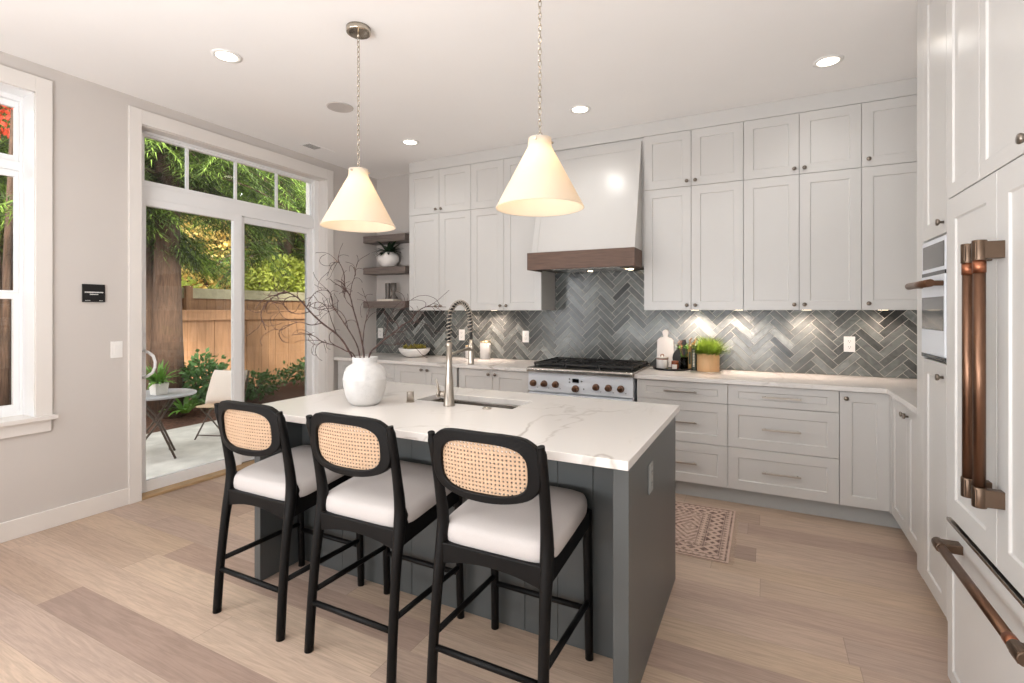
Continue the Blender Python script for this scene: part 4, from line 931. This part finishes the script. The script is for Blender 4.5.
# ------------------------------------------------------------------ bar stools (front towards +Y)
def loopR(w_, h_, p=3.2, n=48, top=0.):
    out = []
    for i in range(n):
        a = 2 * pi * i / n; ca, sa = cos(a), sin(a)
        out.append((w_ * math.copysign(abs(ca) ** (2 / p), ca), h_ * math.copysign(abs(sa) ** (2 / p), sa)))
    return out
def make_stool():
    t = thing('bar_stool', 'x', 'bar stool', (0, 0, 0))
    S = M['stool']; hw = .198
    for sx in (-1, 1):
        # rear leg and back post in one sweep: kicks back at the foot, forward at the seat, back at the top
        P = [(sx * .214, -.235, 0), (sx * .212, -.222, .2), (sx * .208, -.200, .42), (sx * .205, -.178, .56), (sx * .204, -.174, .64), (sx * .206, -.190, .74), (sx * .208, -.214, .86), (sx * .210, -.235, .945), (sx * .210, -.238, .957)]
        c_ = crv([Vector(p) for p in P], 4); k = len(c_); rs = []
        for p in c_:
            z = p.z; rr = .0185 if z < .35 else .0185 + .005 * math.exp(-((z - .58) / .12) ** 2); rr = rr - .0012 * max(0, (z - .7) / .25)
            if z > .944: rr *= .75
            rs.append(rr)
        MB().tube(c_, rs, 14).build('rear_leg', S, t)
        fl = crv([Vector((sx * .214, .235, 0)), Vector((sx * .212, .228, .25)), Vector((sx * .21, .222, .50)), Vector((sx * .21, .220, .595))], 4)
        MB().tube(fl, [.0165 + .003 * i / (len(fl) - 1) for i in range(len(fl))], 14).build('front_leg', S, t)
    # seat rails (arched underside)
    r_ = MB()
    def rail(a, b_, z0, z1, arch, th, n=10):
        a = Vector(a); b_ = Vector(b_); d = (b_ - a).normalized(); s_ = Vector((-d.y, d.x, 0)) * th / 2; vs = []
        for i in range(n + 1):
            u = i / n; p = a.lerp(b_, u); zz = z0 + arch * (1 - (2 * u - 1) ** 2)
            vs += [p - s_ + Vector((0, 0, zz)), p + s_ + Vector((0, 0, zz)), p + s_ + Vector((0, 0, z1)), p - s_ + Vector((0, 0, z1))]
        fs = [(3, 2, 1, 0), tuple(range(4 * n, 4 * n + 4))]
        for i in range(n):
            for j in range(4): k2 = (j + 1) % 4; fs.append((4 * i + j, 4 * i + k2, 4 * i + 4 + k2, 4 * i + 4 + j))
        r_.add(vs, fs)
    rail((-.2, -.185, 0), (.2, -.185, 0), .478, .556, .03, .024); rail((-.2, .222, 0), (.2, .222, 0), .50, .60, .02, .024)
    for sx in (-1, 1):
        a, b_ = Vector((sx * .205, -.185, 0)), Vector((sx * .21, .222, 0))
        r_.hexa([(sx * .205 - .013, -.185, .49), (sx * .205 + .013, -.185, .49), (sx * .21 + .013, .222, .535), (sx * .21 - .013, .222, .535)], [(sx * .205 - .013, -.185, .562), (sx * .205 + .013, -.185, .562), (sx * .21 + .013, .222, .60), (sx * .21 - .013, .222, .60)])
        # sweep gusset at the rear joint
        r_.prism([(-.185, .50), (-.09, .535), (-.06, .572), (-.13, .585), (-.165, .66), (-.19, .66)], sx * .205 - .011, sx * .205 + .011, 'yz')
    r_.build('seat_frame', S, t, bevel=.003)
    # cushion
    cu = MB(); n = 48; lay = [(.975, .0), (1.0, .008), (1.008, .028), (1.0, .048), (.975, .062), (.91, .071), (.65, .078), (.3, .082), (0.0, .083)]
    vs = []
    for sc2, z in lay:
        for x, y in loopR(.222 * sc2, .215 * sc2, 7.0, n):
            yy = y + .03; zz = .553 + z + .045 * (yy + .2) / .42 * 1.0 - .004
            if abs(x) > .18 and yy < -.16: x *= .985
            vs.append((x, yy, zz))
    fs = [(i * n + j, i * n + (j + 1) % n, (i + 1) * n + (j + 1) % n, (i + 1) * n + j) for i in range(len(lay) - 1) for j in range(n)]
    cu.add(vs, fs, True); cu.add([], []); cu.f.append(tuple(range(n))[::-1]); cu.sm.append(False); cu.col.append(None)
    cu.build('seat_cushion', M['cushion'], t)
    # backrest: bent wooden frame around a woven cane panel
    zc = .866; curve = lambda x: -.218 + -.030 * (1 - (x / .21) ** 2)
    lean = lambda z: -.10 * (z - zc)
    n = 72; outer = []; inner = []
    half = [(0, .119), (.09, .118), (.15, .112), (.178, .098), (.196, .082), (.2045, .070), (.206, .02), (.205, -.03), (.199, -.055), (.18, -.080), (.145, -.098), (.08, -.112), (0, -.117)]
    ctl = crv([Vector((x, z, 0)) for x, z in half] + [Vector((-x, z, 0)) for x, z in half[-2:0:-1]] + [Vector((0, .119, 0))], 6)
    def ray_out(dx, dz):
        best = .1
        for p, q in zip(ctl, ctl[1:]):
            ex, ez = q.x - p.x, q.y - p.y; det = dx * -ez + dz * ex
            if abs(det) < 1e-9: continue
            tt = (p.x * -ez + p.y * ex) / det; uu = (dx * p.y - dz * p.x) / det
            if tt > 0 and -.001 <= uu <= 1.001: best = tt
        return best
    for i in range(n):
        a = 2 * pi * i / n; dx, dz = cos(a) * 1.75, sin(a); t1 = ray_out(dx, dz)
        outer.append((dx * t1, zc + dz * t1))
        t2 = ((abs(dx) / .176) ** 3.4 + (abs(dz) / .080) ** 3.2) ** (-1 / 3.3)
        inner.append((dx * t2, zc - .002 + dz * t2))
    fr_ = MB().ring(outer, inner, lambda x, z: curve(x) + lean(z) - .014, lambda x, z: curve(x) + lean(z) + .014, 'xz', False)
    fr_.build('back_frame', S, t, bevel=.004, seg=2)
    cn = MB(); pitch = .0143; hole = .0062
    nx, nz = int(.35 / pitch) + 2, int(.17 / pitch) + 2
    def inside(x, z): return (abs(x) / .184) ** 3.4 + (abs(z - zc + .002) / .086) ** 3.2 <= 1.0
    vid = {}
    def V(x, z):
        k_ = (round(x, 5), round(z, 5))
        if k_ not in vid: vid[k_] = len(cn.v); cn.v.append((x, curve(x) + lean(z), z))
        return vid[k_]
    for i in range(-nx, nx):
        for j in range(-nz, nz):
            x0, z0 = i * pitch / 1.0, zc - .002 + j * pitch; cx, cz = x0 + pitch / 2, z0 + pitch / 2
            if not inside(cx, cz): continue
            o4 = [V(x0, z0), V(x0 + pitch, z0), V(x0 + pitch, z0 + pitch), V(x0, z0 + pitch)]; hh = hole / 2
            i4 = [V(cx - hh, cz - hh), V(cx + hh, cz - hh), V(cx + hh, cz + hh), V(cx - hh, cz + hh)]
            for q in range(4): w2_ = (q + 1) % 4; cn.f.append((o4[q], o4[w2_], i4[w2_], i4[q])); cn.sm.append(False); cn.col.append(None)
    co = cn.build('cane_panel', M['cane'], t)
    so = co.modifiers.new('thick', 'SOLIDIFY'); so.thickness = .003; so.offset = 0
    # stretchers
    def st_(a, b_, w_=.012): MB().tube([a, Vector(a).lerp(Vector(b_), .5), b_], [w_ * .92, w_, w_ * .92], 12).build('stretcher', S, t)
    st_((-.21, -.223, .195), (.21, -.223, .195)); st_((-.212, .229, .20), (.212, .229, .20))
    for sx in (-1, 1): st_((sx * .211, -.22, .237), (sx * .212, .228, .232))
    return t
stool = make_stool()
labs = ['black bar stool with cane back and cream seat nearest the sliding door', 'black bar stool with cane back and cream seat, middle of the three', 'black bar stool with cane back nearest the island end panel with the outlet']
pos = [(-2.035, 1.668, .0), (-1.442, 1.672, .0), (-.838, 1.675, .0)]
for i, (x, y, a) in enumerate(pos):
    if i == 0: stool.location = (x, y, 0); stool['label'] = labs[0]; stool['group'] = 'bar stools along the island'
    else: dup(stool, (x, y, 0), a, labs[i])

# ------------------------------------------------------------------ pendants
def pendant(x, y, lab):
    t = thing('pendant_light', lab, 'pendant light', (x, y, HC), 0, 'cone pendants over the island')
    MB().lathe([(0, -.026), (.045, -.027), (.058, -.031), (.064, -.028), (.065, -.022), (.065, 0)], n=36).build('canopy', M['chain'], t)
    ztop = 2.158 - HC
    MB().tube([(0, 0, -.024), (0, 0, -.05)], .006, 10).build('canopy_stem', M['chain'], t)
    ch = MB(); L_ = abs(ztop + .03) - .05; n = int(L_ / .027); 
    for i in range(n + 1):
        zc_ = -.05 - (i + .5) * L_ / (n + 1); hh = L_ / (n + 1) * .5 + .0045; ww = .0075; pts = []
        for k_ in range(12):
            a = 2 * pi * k_ / 12; u, v_ = ww * cos(a), hh * sin(a)
            pts.append((u, 0, zc_ + v_) if i % 2 == 0 else (0, u, zc_ + v_))
        ch.tube(pts, .0021, 6, closed=True)
    ch.build('chain', M['chain'], t)
    lp = MB(); lp.tube([(.012 * cos(2 * pi * k_ / 14), 0, ztop + .012 + .017 * sin(2 * pi * k_ / 14)) for k_ in range(14)], .0026, 8, closed=True); lp.build('loop', M['chain'], t)
    MB().lathe([(0, ztop + .004), (.046, ztop + .002), (.05, ztop - .004), (.05, ztop - .008), (0, ztop - .008)], n=32).build('cap', M['chain'], t)
    b_ = -.312; sh = MB()
    sh.lathe_open([(.0515, ztop + .002), (.0525, ztop - .03), (.056, ztop - .042), (.197, ztop + b_ + .004), (.1985, ztop + b_), (.196, ztop + b_ - .001), (.194, ztop + b_ + .004), (.053, ztop - .042), (.0495, ztop - .03), (.0485, ztop + .002)], n=64)
    sh.build('shade', M['shade'], t, recalc=True)
    for k_ in range(3):
        sc = MB(); a = 2 * pi * k_ / 3 + .6; sc.tube([(.05 * cos(a), .05 * sin(a), ztop - .014), (.062 * cos(a), .062 * sin(a), ztop - .014)], .005, 10)
        sc.build('thumb_screw', M['chain'], t)
    MB().lathe([(.018, ztop - .008), (.02, ztop - .05), (.018, ztop - .07), (0, ztop - .07)], n=20).build('socket', M['chain'], t)
    MB().lathe([(.012, -.07), (.016, -.085), (.028, -.115), (.03, -.135), (.022, -.158), (0, -.166)], c=(0, 0, ztop), n=24).build('bulb', M['bulb'], t)
    light('pendant_lamp', 'POINT', (x, y, HC + ztop - .088), 11.5, (1, .86, .68), shadow_soft_size=.035)
pendant(-1.99, 2.06, 'cone pendant with opal white shade over the island near the sliding door')
pendant(-.905, 2.06, 'cone pendant with opal white shade over the island nearest the range hood')

# ------------------------------------------------------------------ ceiling fittings
def downlight(x, y, lab, e=20):
    t = thing('recessed_light', lab, 'recessed light', (x, y, HC), 0, 'round recessed ceiling lights')
    MB().lathe([(.083, -.0005), (.082, -.005), (.062, -.007), (.058, -.001)], n=36).build('trim_ring', M['plate'], t)
    MB().lathe([(0, -.004), (.059, -.004), (.059, -.001), (0, -.001)], n=32).build('lens', M['diffuser'], t)
    light('downlight_lamp', 'SPOT', (x, y, HC - .012), e, WARM, (0, 0, 0), spot_size=radians(150), spot_blend=1.0, shadow_soft_size=.06)
DL = {(-2.92, 1.92): 'glowing recessed ceiling light nearest the left wall window', (-2.905, 3.66): 'glowing recessed ceiling light near the corner of floating shelves',
      (-1.268, 3.655): 'glowing recessed ceiling light in front of the range hood', (.348, 3.65): 'glowing recessed ceiling light above the right-hand drawer cabinets'}
for (x, y), lab in DL.items(): downlight(x, y, lab)
for x, y in ((-1.27, .3), (-2.92, .3), (-1.27, 1.92), (-2.92, -1.4)):
    light('downlight_lamp', 'SPOT', (x, y, HC - .02), 17, WARM, (0, 0, 0), spot_size=radians(150), spot_blend=1.0, shadow_soft_size=.06)
sp = thing('ceiling_speaker', 'round flush grey speaker grille in the ceiling', 'speaker', (-2.884, 2.792, HC))
MB().lathe([(.088, -.006), (.088, 0)], n=40, smooth=False).build('grille', M['speaker'], sp); MB().lathe([(.088, -.0055), (.096, -.005), (.098, 0), (.088, 0)], n=40).build('rim', M['speaker'], sp)
vt = thing('ceiling_vent', 'small rectangular white air vent in the ceiling by the left wall', 'vent', (-3.80, 3.40, HC))
MB().box(-.065, .065, -.155, .155, -.006, 0).build('vent_frame', M['ceil'], vt, bevel=.002)
MB().box(-.045, .045, -.135, .0, -.008, -.005).build('grille_dark', M['grille'], vt)
vs_ = MB()
for i in range(7): y = -.13 + i * .02; vs_.box(-.045, .045, y, y + .004, -.0095, -.0075)
vs_.build('grille_slats', M['plate'], vt)

# ------------------------------------------------------------------ rug
rg_ = thing('runner_rug', 'faded patterned runner rug on the floor behind the island', 'rug', (-1.18, 3.365, .001))
MB().box(-1.0, 1.0, -.40, .40, 0, .006).build('rug_body', M['rug'], rg_, bevel=.002)
fg_ = MB(); r = random.Random(2)
for sx in (-1, 1):
    for i in range(90):
        y = -.395 + .79 * i / 89; fg_.bar((sx * 1.0, y, .002), (sx * (1.018 + r.uniform(0, .012)), y + r.uniform(-.006, .006), .0015), .0025, .002)
fg_.build('fringe', mat('rug_fringe', (206, 184, 166), .9, vary=.05), rg_)

# ------------------------------------------------------------------ outside: patio, garden, fences, trees
GZ = -.12
struct(MB().box(-6.75, XL - WT, -6, 9, GZ - .1, GZ).build('patio_floor', M['concrete']))
gm = MB(); nx, ny = 24, 50; vs = []
for j in range(ny + 1):
    for i in range(nx + 1):
        x = -6.75 - 30 * (i / nx) ** 1.6; y = -10 + 26 * j / ny; vs.append((x, y, GZ - .02 + .22 * min(1, (-6.75 - x) / 1.2) + random.uniform(-.02, .02) * (i > 0)))
gm.add(vs, [(j * (nx + 1) + i, j * (nx + 1) + i + 1, (j + 1) * (nx + 1) + i + 1, (j + 1) * (nx + 1) + i) for j in range(ny) for i in range(nx)], True)
struct(gm.build('garden_ground', M['mulch']))
struct(MB().box(-4.6, XL - WT, 3.95, 9, GZ, HC).build('wall_outside', M['trim']))
def fence(name, label, x, y0, y1, z0, z1, bw, mt, cap=None, posts=()):
    t = thing(name, label, 'fence', (x, y0, z0)); bd = MB(); y = 0; r = random.Random(int(abs(x) * 10)); L_ = y1 - y0
    while y < L_:
        e1 = min(y + bw - .004, L_); o = r.uniform(-.004, .004); bd.box(-.012 + o, .012 + o, y, e1, 0, z1 - z0); y += bw
    bd.build('boards', mt, t)
    c_ = MB(); c_.box(-.04, .05, 0, L_, z1 - z0, z1 - z0 + .035); c_.box(.012, .045, 0, L_, z1 - z0 - .13, z1 - z0); c_.build('cap_rail', cap or mt, t)
    for p in posts: MB().box(.0, .10, p - y0 - .05, p - y0 + .05, 0, z1 - z0 + .07).build('post', mt, t)
fence('tall_fence', 'taller weathered wood fence at the back of the garden', -8.25, 2.0, 9.5, 0, 1.72, .14, M['oldcedar'], M['oldcap'], (4.75, 7.2))
fence('cedar_fence', 'lower new cedar board fence in front of the weathered one', -7.95, 4.46, 9.5, 0, 1.37, .14, M['cedar'], M['cedar'])
fence('side_fence', 'dark wood fence outside the left wall window', -8.25, -5.5, 1.98, 0, 1.55, .14, M['oldcedar'])

def sprays(mb, pts, dirs, L_, n_leaf, w_, r, droop=.5):
    """feathery sprays: a bent central rib with side leaflets"""
    for p, d in zip(pts, dirs):
        p = Vector(p); d = Vector(d).normalized(); side = d.cross(Vector((0, 0, 1)))
        if side.length < .1: side = Vector((1, 0, 0))
        side.normalize(); vs = []; fs = []
        l_ = L_ * r.uniform(.6, 1.25)
        for k_ in range(n_leaf):
            t = (k_ + .4) / n_leaf; q = p + d * l_ * t + Vector((0, 0, -droop * l_ * t * t)); sgn = 1 if k_ % 2 else -1
            tip = q + side * sgn * l_ * .42 * (1 - t * .7) + d * l_ * .28 + Vector((0, 0, -droop * l_ * .25 + r.uniform(-.02, .02)))
            u = d * w_; o = len(vs); vs += [q - u, q + u, tip]; fs.append((o, o + 1, o + 2))
        mb.add(vs, fs)
def conifer(name, label, base, tr, H_, z_lo, z_hi, reach, nb, seed, face=None, trunk_to=None):
    t = thing(name, label, 'tree', base, 0); r = random.Random(seed)
    tb = [(r.uniform(-.02, .02), r.uniform(-.02, .02), z) for z in np.linspace(0, trunk_to or H_, 9)]; tb[0] = (0, 0, -.1)
    n_ = len(tb); MB().tube(tb, [tr * (1.35 - .35 * min(1, i / 1.5)) * (1 - .5 * i / n_) for i in range(n_)], 14).build('trunk', M['bark'], t)
    lb = MB(); nb_ = MB(); nt_ = MB()
    for i in range(nb):
        z = r.uniform(z_lo, z_hi); a = r.uniform(0, 2 * pi) if face is None else r.gauss(face, 1.1); L_ = reach * r.uniform(.55, 1.1) * (1 - .35 * (z - z_lo) / (z_hi - z_lo + 1e-6))
        c_ = []; dd = Vector((cos(a), sin(a), 0))
        for k_ in range(9):
            u = k_ / 8; c_.append(dd * L_ * u + Vector((0, 0, z + .12 * L_ * u - .42 * L_ * u * u)))
        lb.tube(c_, [.03 * (1 - .85 * k_ / 8) for k_ in range(9)], 5)
        for k_ in range(1, 9):
            for m_ in range(11):
                p = c_[k_] + Vector((r.uniform(-.1, .1), r.uniform(-.1, .1), r.uniform(-.12, .03))); b2 = a + r.uniform(-1.3, 1.3)
                tgt = nt_ if (r.random() < .22 + .3 * (k_ > 5)) else nb_
                sprays(tgt, [p], [(cos(b2), sin(b2), r.uniform(-.7, .1))], .30, 10, .012, r, .6)
    lb.build('branches', M['bark'], t); nb_.build('needles', M['needle'], t, recalc=False)['kind'] = 'stuff'; nt_.build('lit_needle_tips', M['needle2'], t, recalc=False)['kind'] = 'stuff'
    return t
conifer('conifer_tree', 'large dark conifer with a thick trunk beside the patio table', (-7.35, 3.98, .05), .17, 9, 2.75, 5.6, 2.2, 66, 21)
conifer('conifer_tree', 'conifer trunk close behind the left edge of the sliding door', (-7.70, 3.93, .05), .085, 9, 2.25, 5.4, .8, 46, 22)
conifer('conifer_tree', 'dark conifer standing behind the weathered fence to the right', (-10.2, 8.2, 0), .2, 9, 2.7, 6.4, 2.6, 80, 23)
conifer('conifer_tree', 'dark conifer outside the left wall window', (-9.9, 2.8, 0), .16, 8, 1.7, 4.9, 1.5, 56, 24)
def leafball(name, label, base, c0, rad, n, leaf, mt, seed, trunk=None, flat=.8, cat='tree'):
    t = thing(name, label, cat, base); r = random.Random(seed); mb = MB()
    for i in range(n):
        while True:
            v_ = Vector((r.uniform(-1, 1), r.uniform(-1, 1), r.uniform(-1, 1)))
            if .25 < v_.length < 1: break
        bumps = 1 + .22 * sin(v_.x * 7 + seed) * cos(v_.y * 6 + v_.z * 5)
        p = Vector(c0) + Vector((v_.x * rad[0], v_.y * rad[1], v_.z * rad[2])) * bumps
        d = (v_ + Vector((r.uniform(-1, 1), r.uniform(-1, 1), r.uniform(-1, .6))) * .9).normalized(); s_ = d.cross(Vector((r.uniform(-1, 1), r.uniform(-1, 1), r.uniform(-1, 1)))).normalized()
        l_ = leaf * r.uniform(.6, 1.3); mb.add([p, p + d * l_ * .5 + s_ * l_ * .3, p + d * l_, p + d * l_ * .5 - s_ * l_ * .3], [(0, 1, 2, 3)])
    mb.build('foliage', mt, t, recalc=False)['kind'] = 'stuff'
    st_ = MB()
    top = Vector(c0)
    for k_ in range(5):
        a = k_ * 1.3 + seed; st_.tube([(0, 0, -.1), (top.x * .5 + .08 * cos(a), top.y * .5 + .08 * sin(a), top.z * .5), (top.x + rad[0] * .6 * cos(a), top.y + rad[1] * .6 * sin(a), top.z + rad[2] * .35)], [trunk or .03, (trunk or .03) * .7, .008], 7)
    st_.build('stems', M['bark'], t)
    return t
leafball('autumn_tree', 'golden autumn tree behind the weathered fence', (-11.2, 7.5, 0), (0, 0, 2.5), (1.1, 2.2, 1.3), 5600, .13, M['yellow'], 31, .09)
leafball('lime_shrub', 'lime green shrub showing over the fence top', (-9.6, 7.6, 0), (0, 0, 1.95), (.6, 1.0, .6), 3000, .11, M['lime'], 33, .04, cat='shrub')
leafball('lime_shrub', 'small yellow-green shrub over the fence beside the autumn tree', (-9.7, 5.1, 0), (0, 0, 1.55), (.5, .8, .55), 2200, .10, M['lime'], 34, .04, cat='shrub')
leafball('red_maple', 'red and yellow maple leaves outside the left wall window', (-7.4, 2.35, 0), (0, 0, 3.75), (.55, .55, .45), 900, .065, M['red'], 35, .05)
leafball('garden_shrub', 'dark evergreen shrub behind the patio table', (-7.1, 4.35, .05), (0, 0, .36), (.25, .28, .36), 900, .085, M['ivy'], 36, .015, cat='shrub')
leafball('garden_shrub', 'low green shrub at the foot of the cedar fence near the corner', (-7.4, 6.6, .05), (0, 0, .25), (.3, .8, .2), 1100, .07, M['ivy'], 37, .012, cat='shrub')
leafball('garden_shrub', 'low green shrub behind the patio chair', (-7.3, 5.2, .05), (0, 0, .16), (.3, .5, .2), 900, .07, M['ivy'], 38, .012, cat='shrub')
fn_ = thing('garden_fern', 'small bright fern growing in the mulch under the patio table', 'fern', (-7.05, 4.05, .0))
f_ = MB(); leaves(f_, 40, (0, 0, 0), .05, .38, .06, 1.2, 17, (.5, 1.3), 5); f_.build('fronds', M['fern'], fn_, recalc=False)
leafball('distant_tree', 'tall distant evergreen beyond the fences', (-14, 10.5, 0), (0, 0, 4.5), (2.2, 4.5, 3.2), 7000, .42, M['needle'], 39, .2)
leafball('distant_tree', 'tall distant evergreen behind the left wall window', (-15, 4.0, 0), (0, 0, 4.5), (2.2, 3.5, 3.2), 7000, .42, M['needle'], 40, .2)

# patio set
pt = thing('patio_table', 'round folding bistro table on the concrete patio', 'table', (-5.60, 2.93, GZ), radians(62))
TZ = .655
MB().lathe([(0, TZ - .022), (.345, TZ - .022), (.352, TZ - .016), (.352, TZ - .004), (.346, TZ), (0, TZ)], n=48).build('table_top', M['patiotop'], pt)
for s_ in (-1, 1):
    a = s_ * .2
    MB().tube([(-.26, a * 1.05, 0), (0, a, .36), (.16, a * .95, TZ - .02)], .011, 10).build('leg', M['patiometal'], pt)
    MB().tube([(.26 - .1, a * .9, 0), (0.02, a * .88, .36), (-.18, a * .85, TZ - .02)], .011, 10).build('leg', M['patiometal'], pt)
MB().tube([(-.2, -.21, .08), (-.2, .21, .08)], .008, 8).tube([(.11, -.18, .1), (.11, .18, .1)], .008, 8).build('crossbar', M['patiometal'], pt)
pp = thing('patio_planter', 'small white square pot with a bright fern on the patio table', 'potted plant', (-5.50, 2.90, GZ + TZ))
MB().hexa([(-.055, -.055, 0), (.055, -.055, 0), (.055, .055, 0), (-.055, .055, 0)], [(-.065, -.065, .12), (.065, -.065, .12), (.065, .065, .12), (-.065, .065, .12)]).build('pot', M['white'], pp, bevel=.006)
f_ = MB(); leaves(f_, 60, (0, 0, .11), .04, .26, .03, 1.1, 8, (.35, 1.4), 5); f_.build('fern', M['fern'], pp, recalc=False)
pc = thing('patio_chair', 'folding metal patio chair facing the bistro table', 'chair', (-5.85, 3.78, GZ), radians(20)); pc.scale = (.88, .88, .88)
# local: faces -Y (towards the table)
for sx in (-1, 1):
    MB().tube([(sx * .2, -.24, 0), (sx * .2, -.02, .26), (sx * .2, .2, .5), (sx * .2, .3, .86)], .010, 8).build('back_leg', M['patiometal'], pc)
    MB().tube([(sx * .18, .24, 0), (sx * .18, .0, .26), (sx * .18, -.2, .43)], .010, 8).build('front_leg', M['patiometal'], pc)
s_ = MB()
for i in range(7): s_.box(-.2, .2, -.22 + i * .062, -.22 + i * .062 + .052, .425, .442)
s_.build('seat', M['tanseat'], pc)
s_ = MB()
for i in range(3): s_.box(-.2, .2, .235 + i * .028, .25 + i * .028, .60 + i * .10, .67 + i * .10)
s_.build('backrest', M['tanseat'], pc)
MB().tube([(-.2, -.19, .05), (.2, -.19, .05)], .008, 8).tube([(-.18, .2, .05), (.18, .2, .05)], .008, 8).build('crossbar', M['patiometal'], pc)
pw = MB(); n = 24; vs = []
for j in range(n + 1):
    for i in range(n + 1):
        u, v_ = 2 * i / n - 1, 2 * j / n - 1; th_ = .075 * (max(0, (1 - u ** 4) * (1 - v_ ** 4))) ** .5; pinch = 1 - .06 * (1 - abs(u)) * abs(v_) ** 3
        vs.append((u * .22 * (1 - .06 * (1 - v_ * v_) * 0), v_ * .22 * (1 - .05 * (1 - u * u)), th_))
m0 = len(vs); vs += [(x, y, -z) for x, y, z in vs]
fs = []
for j in range(n):
    for i in range(n):
        a = j * (n + 1) + i; fs += [(a, a + 1, a + n + 2, a + n + 1), (m0 + a, m0 + a + n + 1, m0 + a + n + 2, m0 + a + 1)]
pw.add(vs, fs, True); po = pw.build('throw_pillow', M['pillow']); po.location = (-5.85 - .035, 3.78 + .085, GZ + .572); po.rotation_euler = (radians(68), 0, radians(20)); tag(po, 'square oat-coloured pillow leaning on the patio chair back', 'pillow')
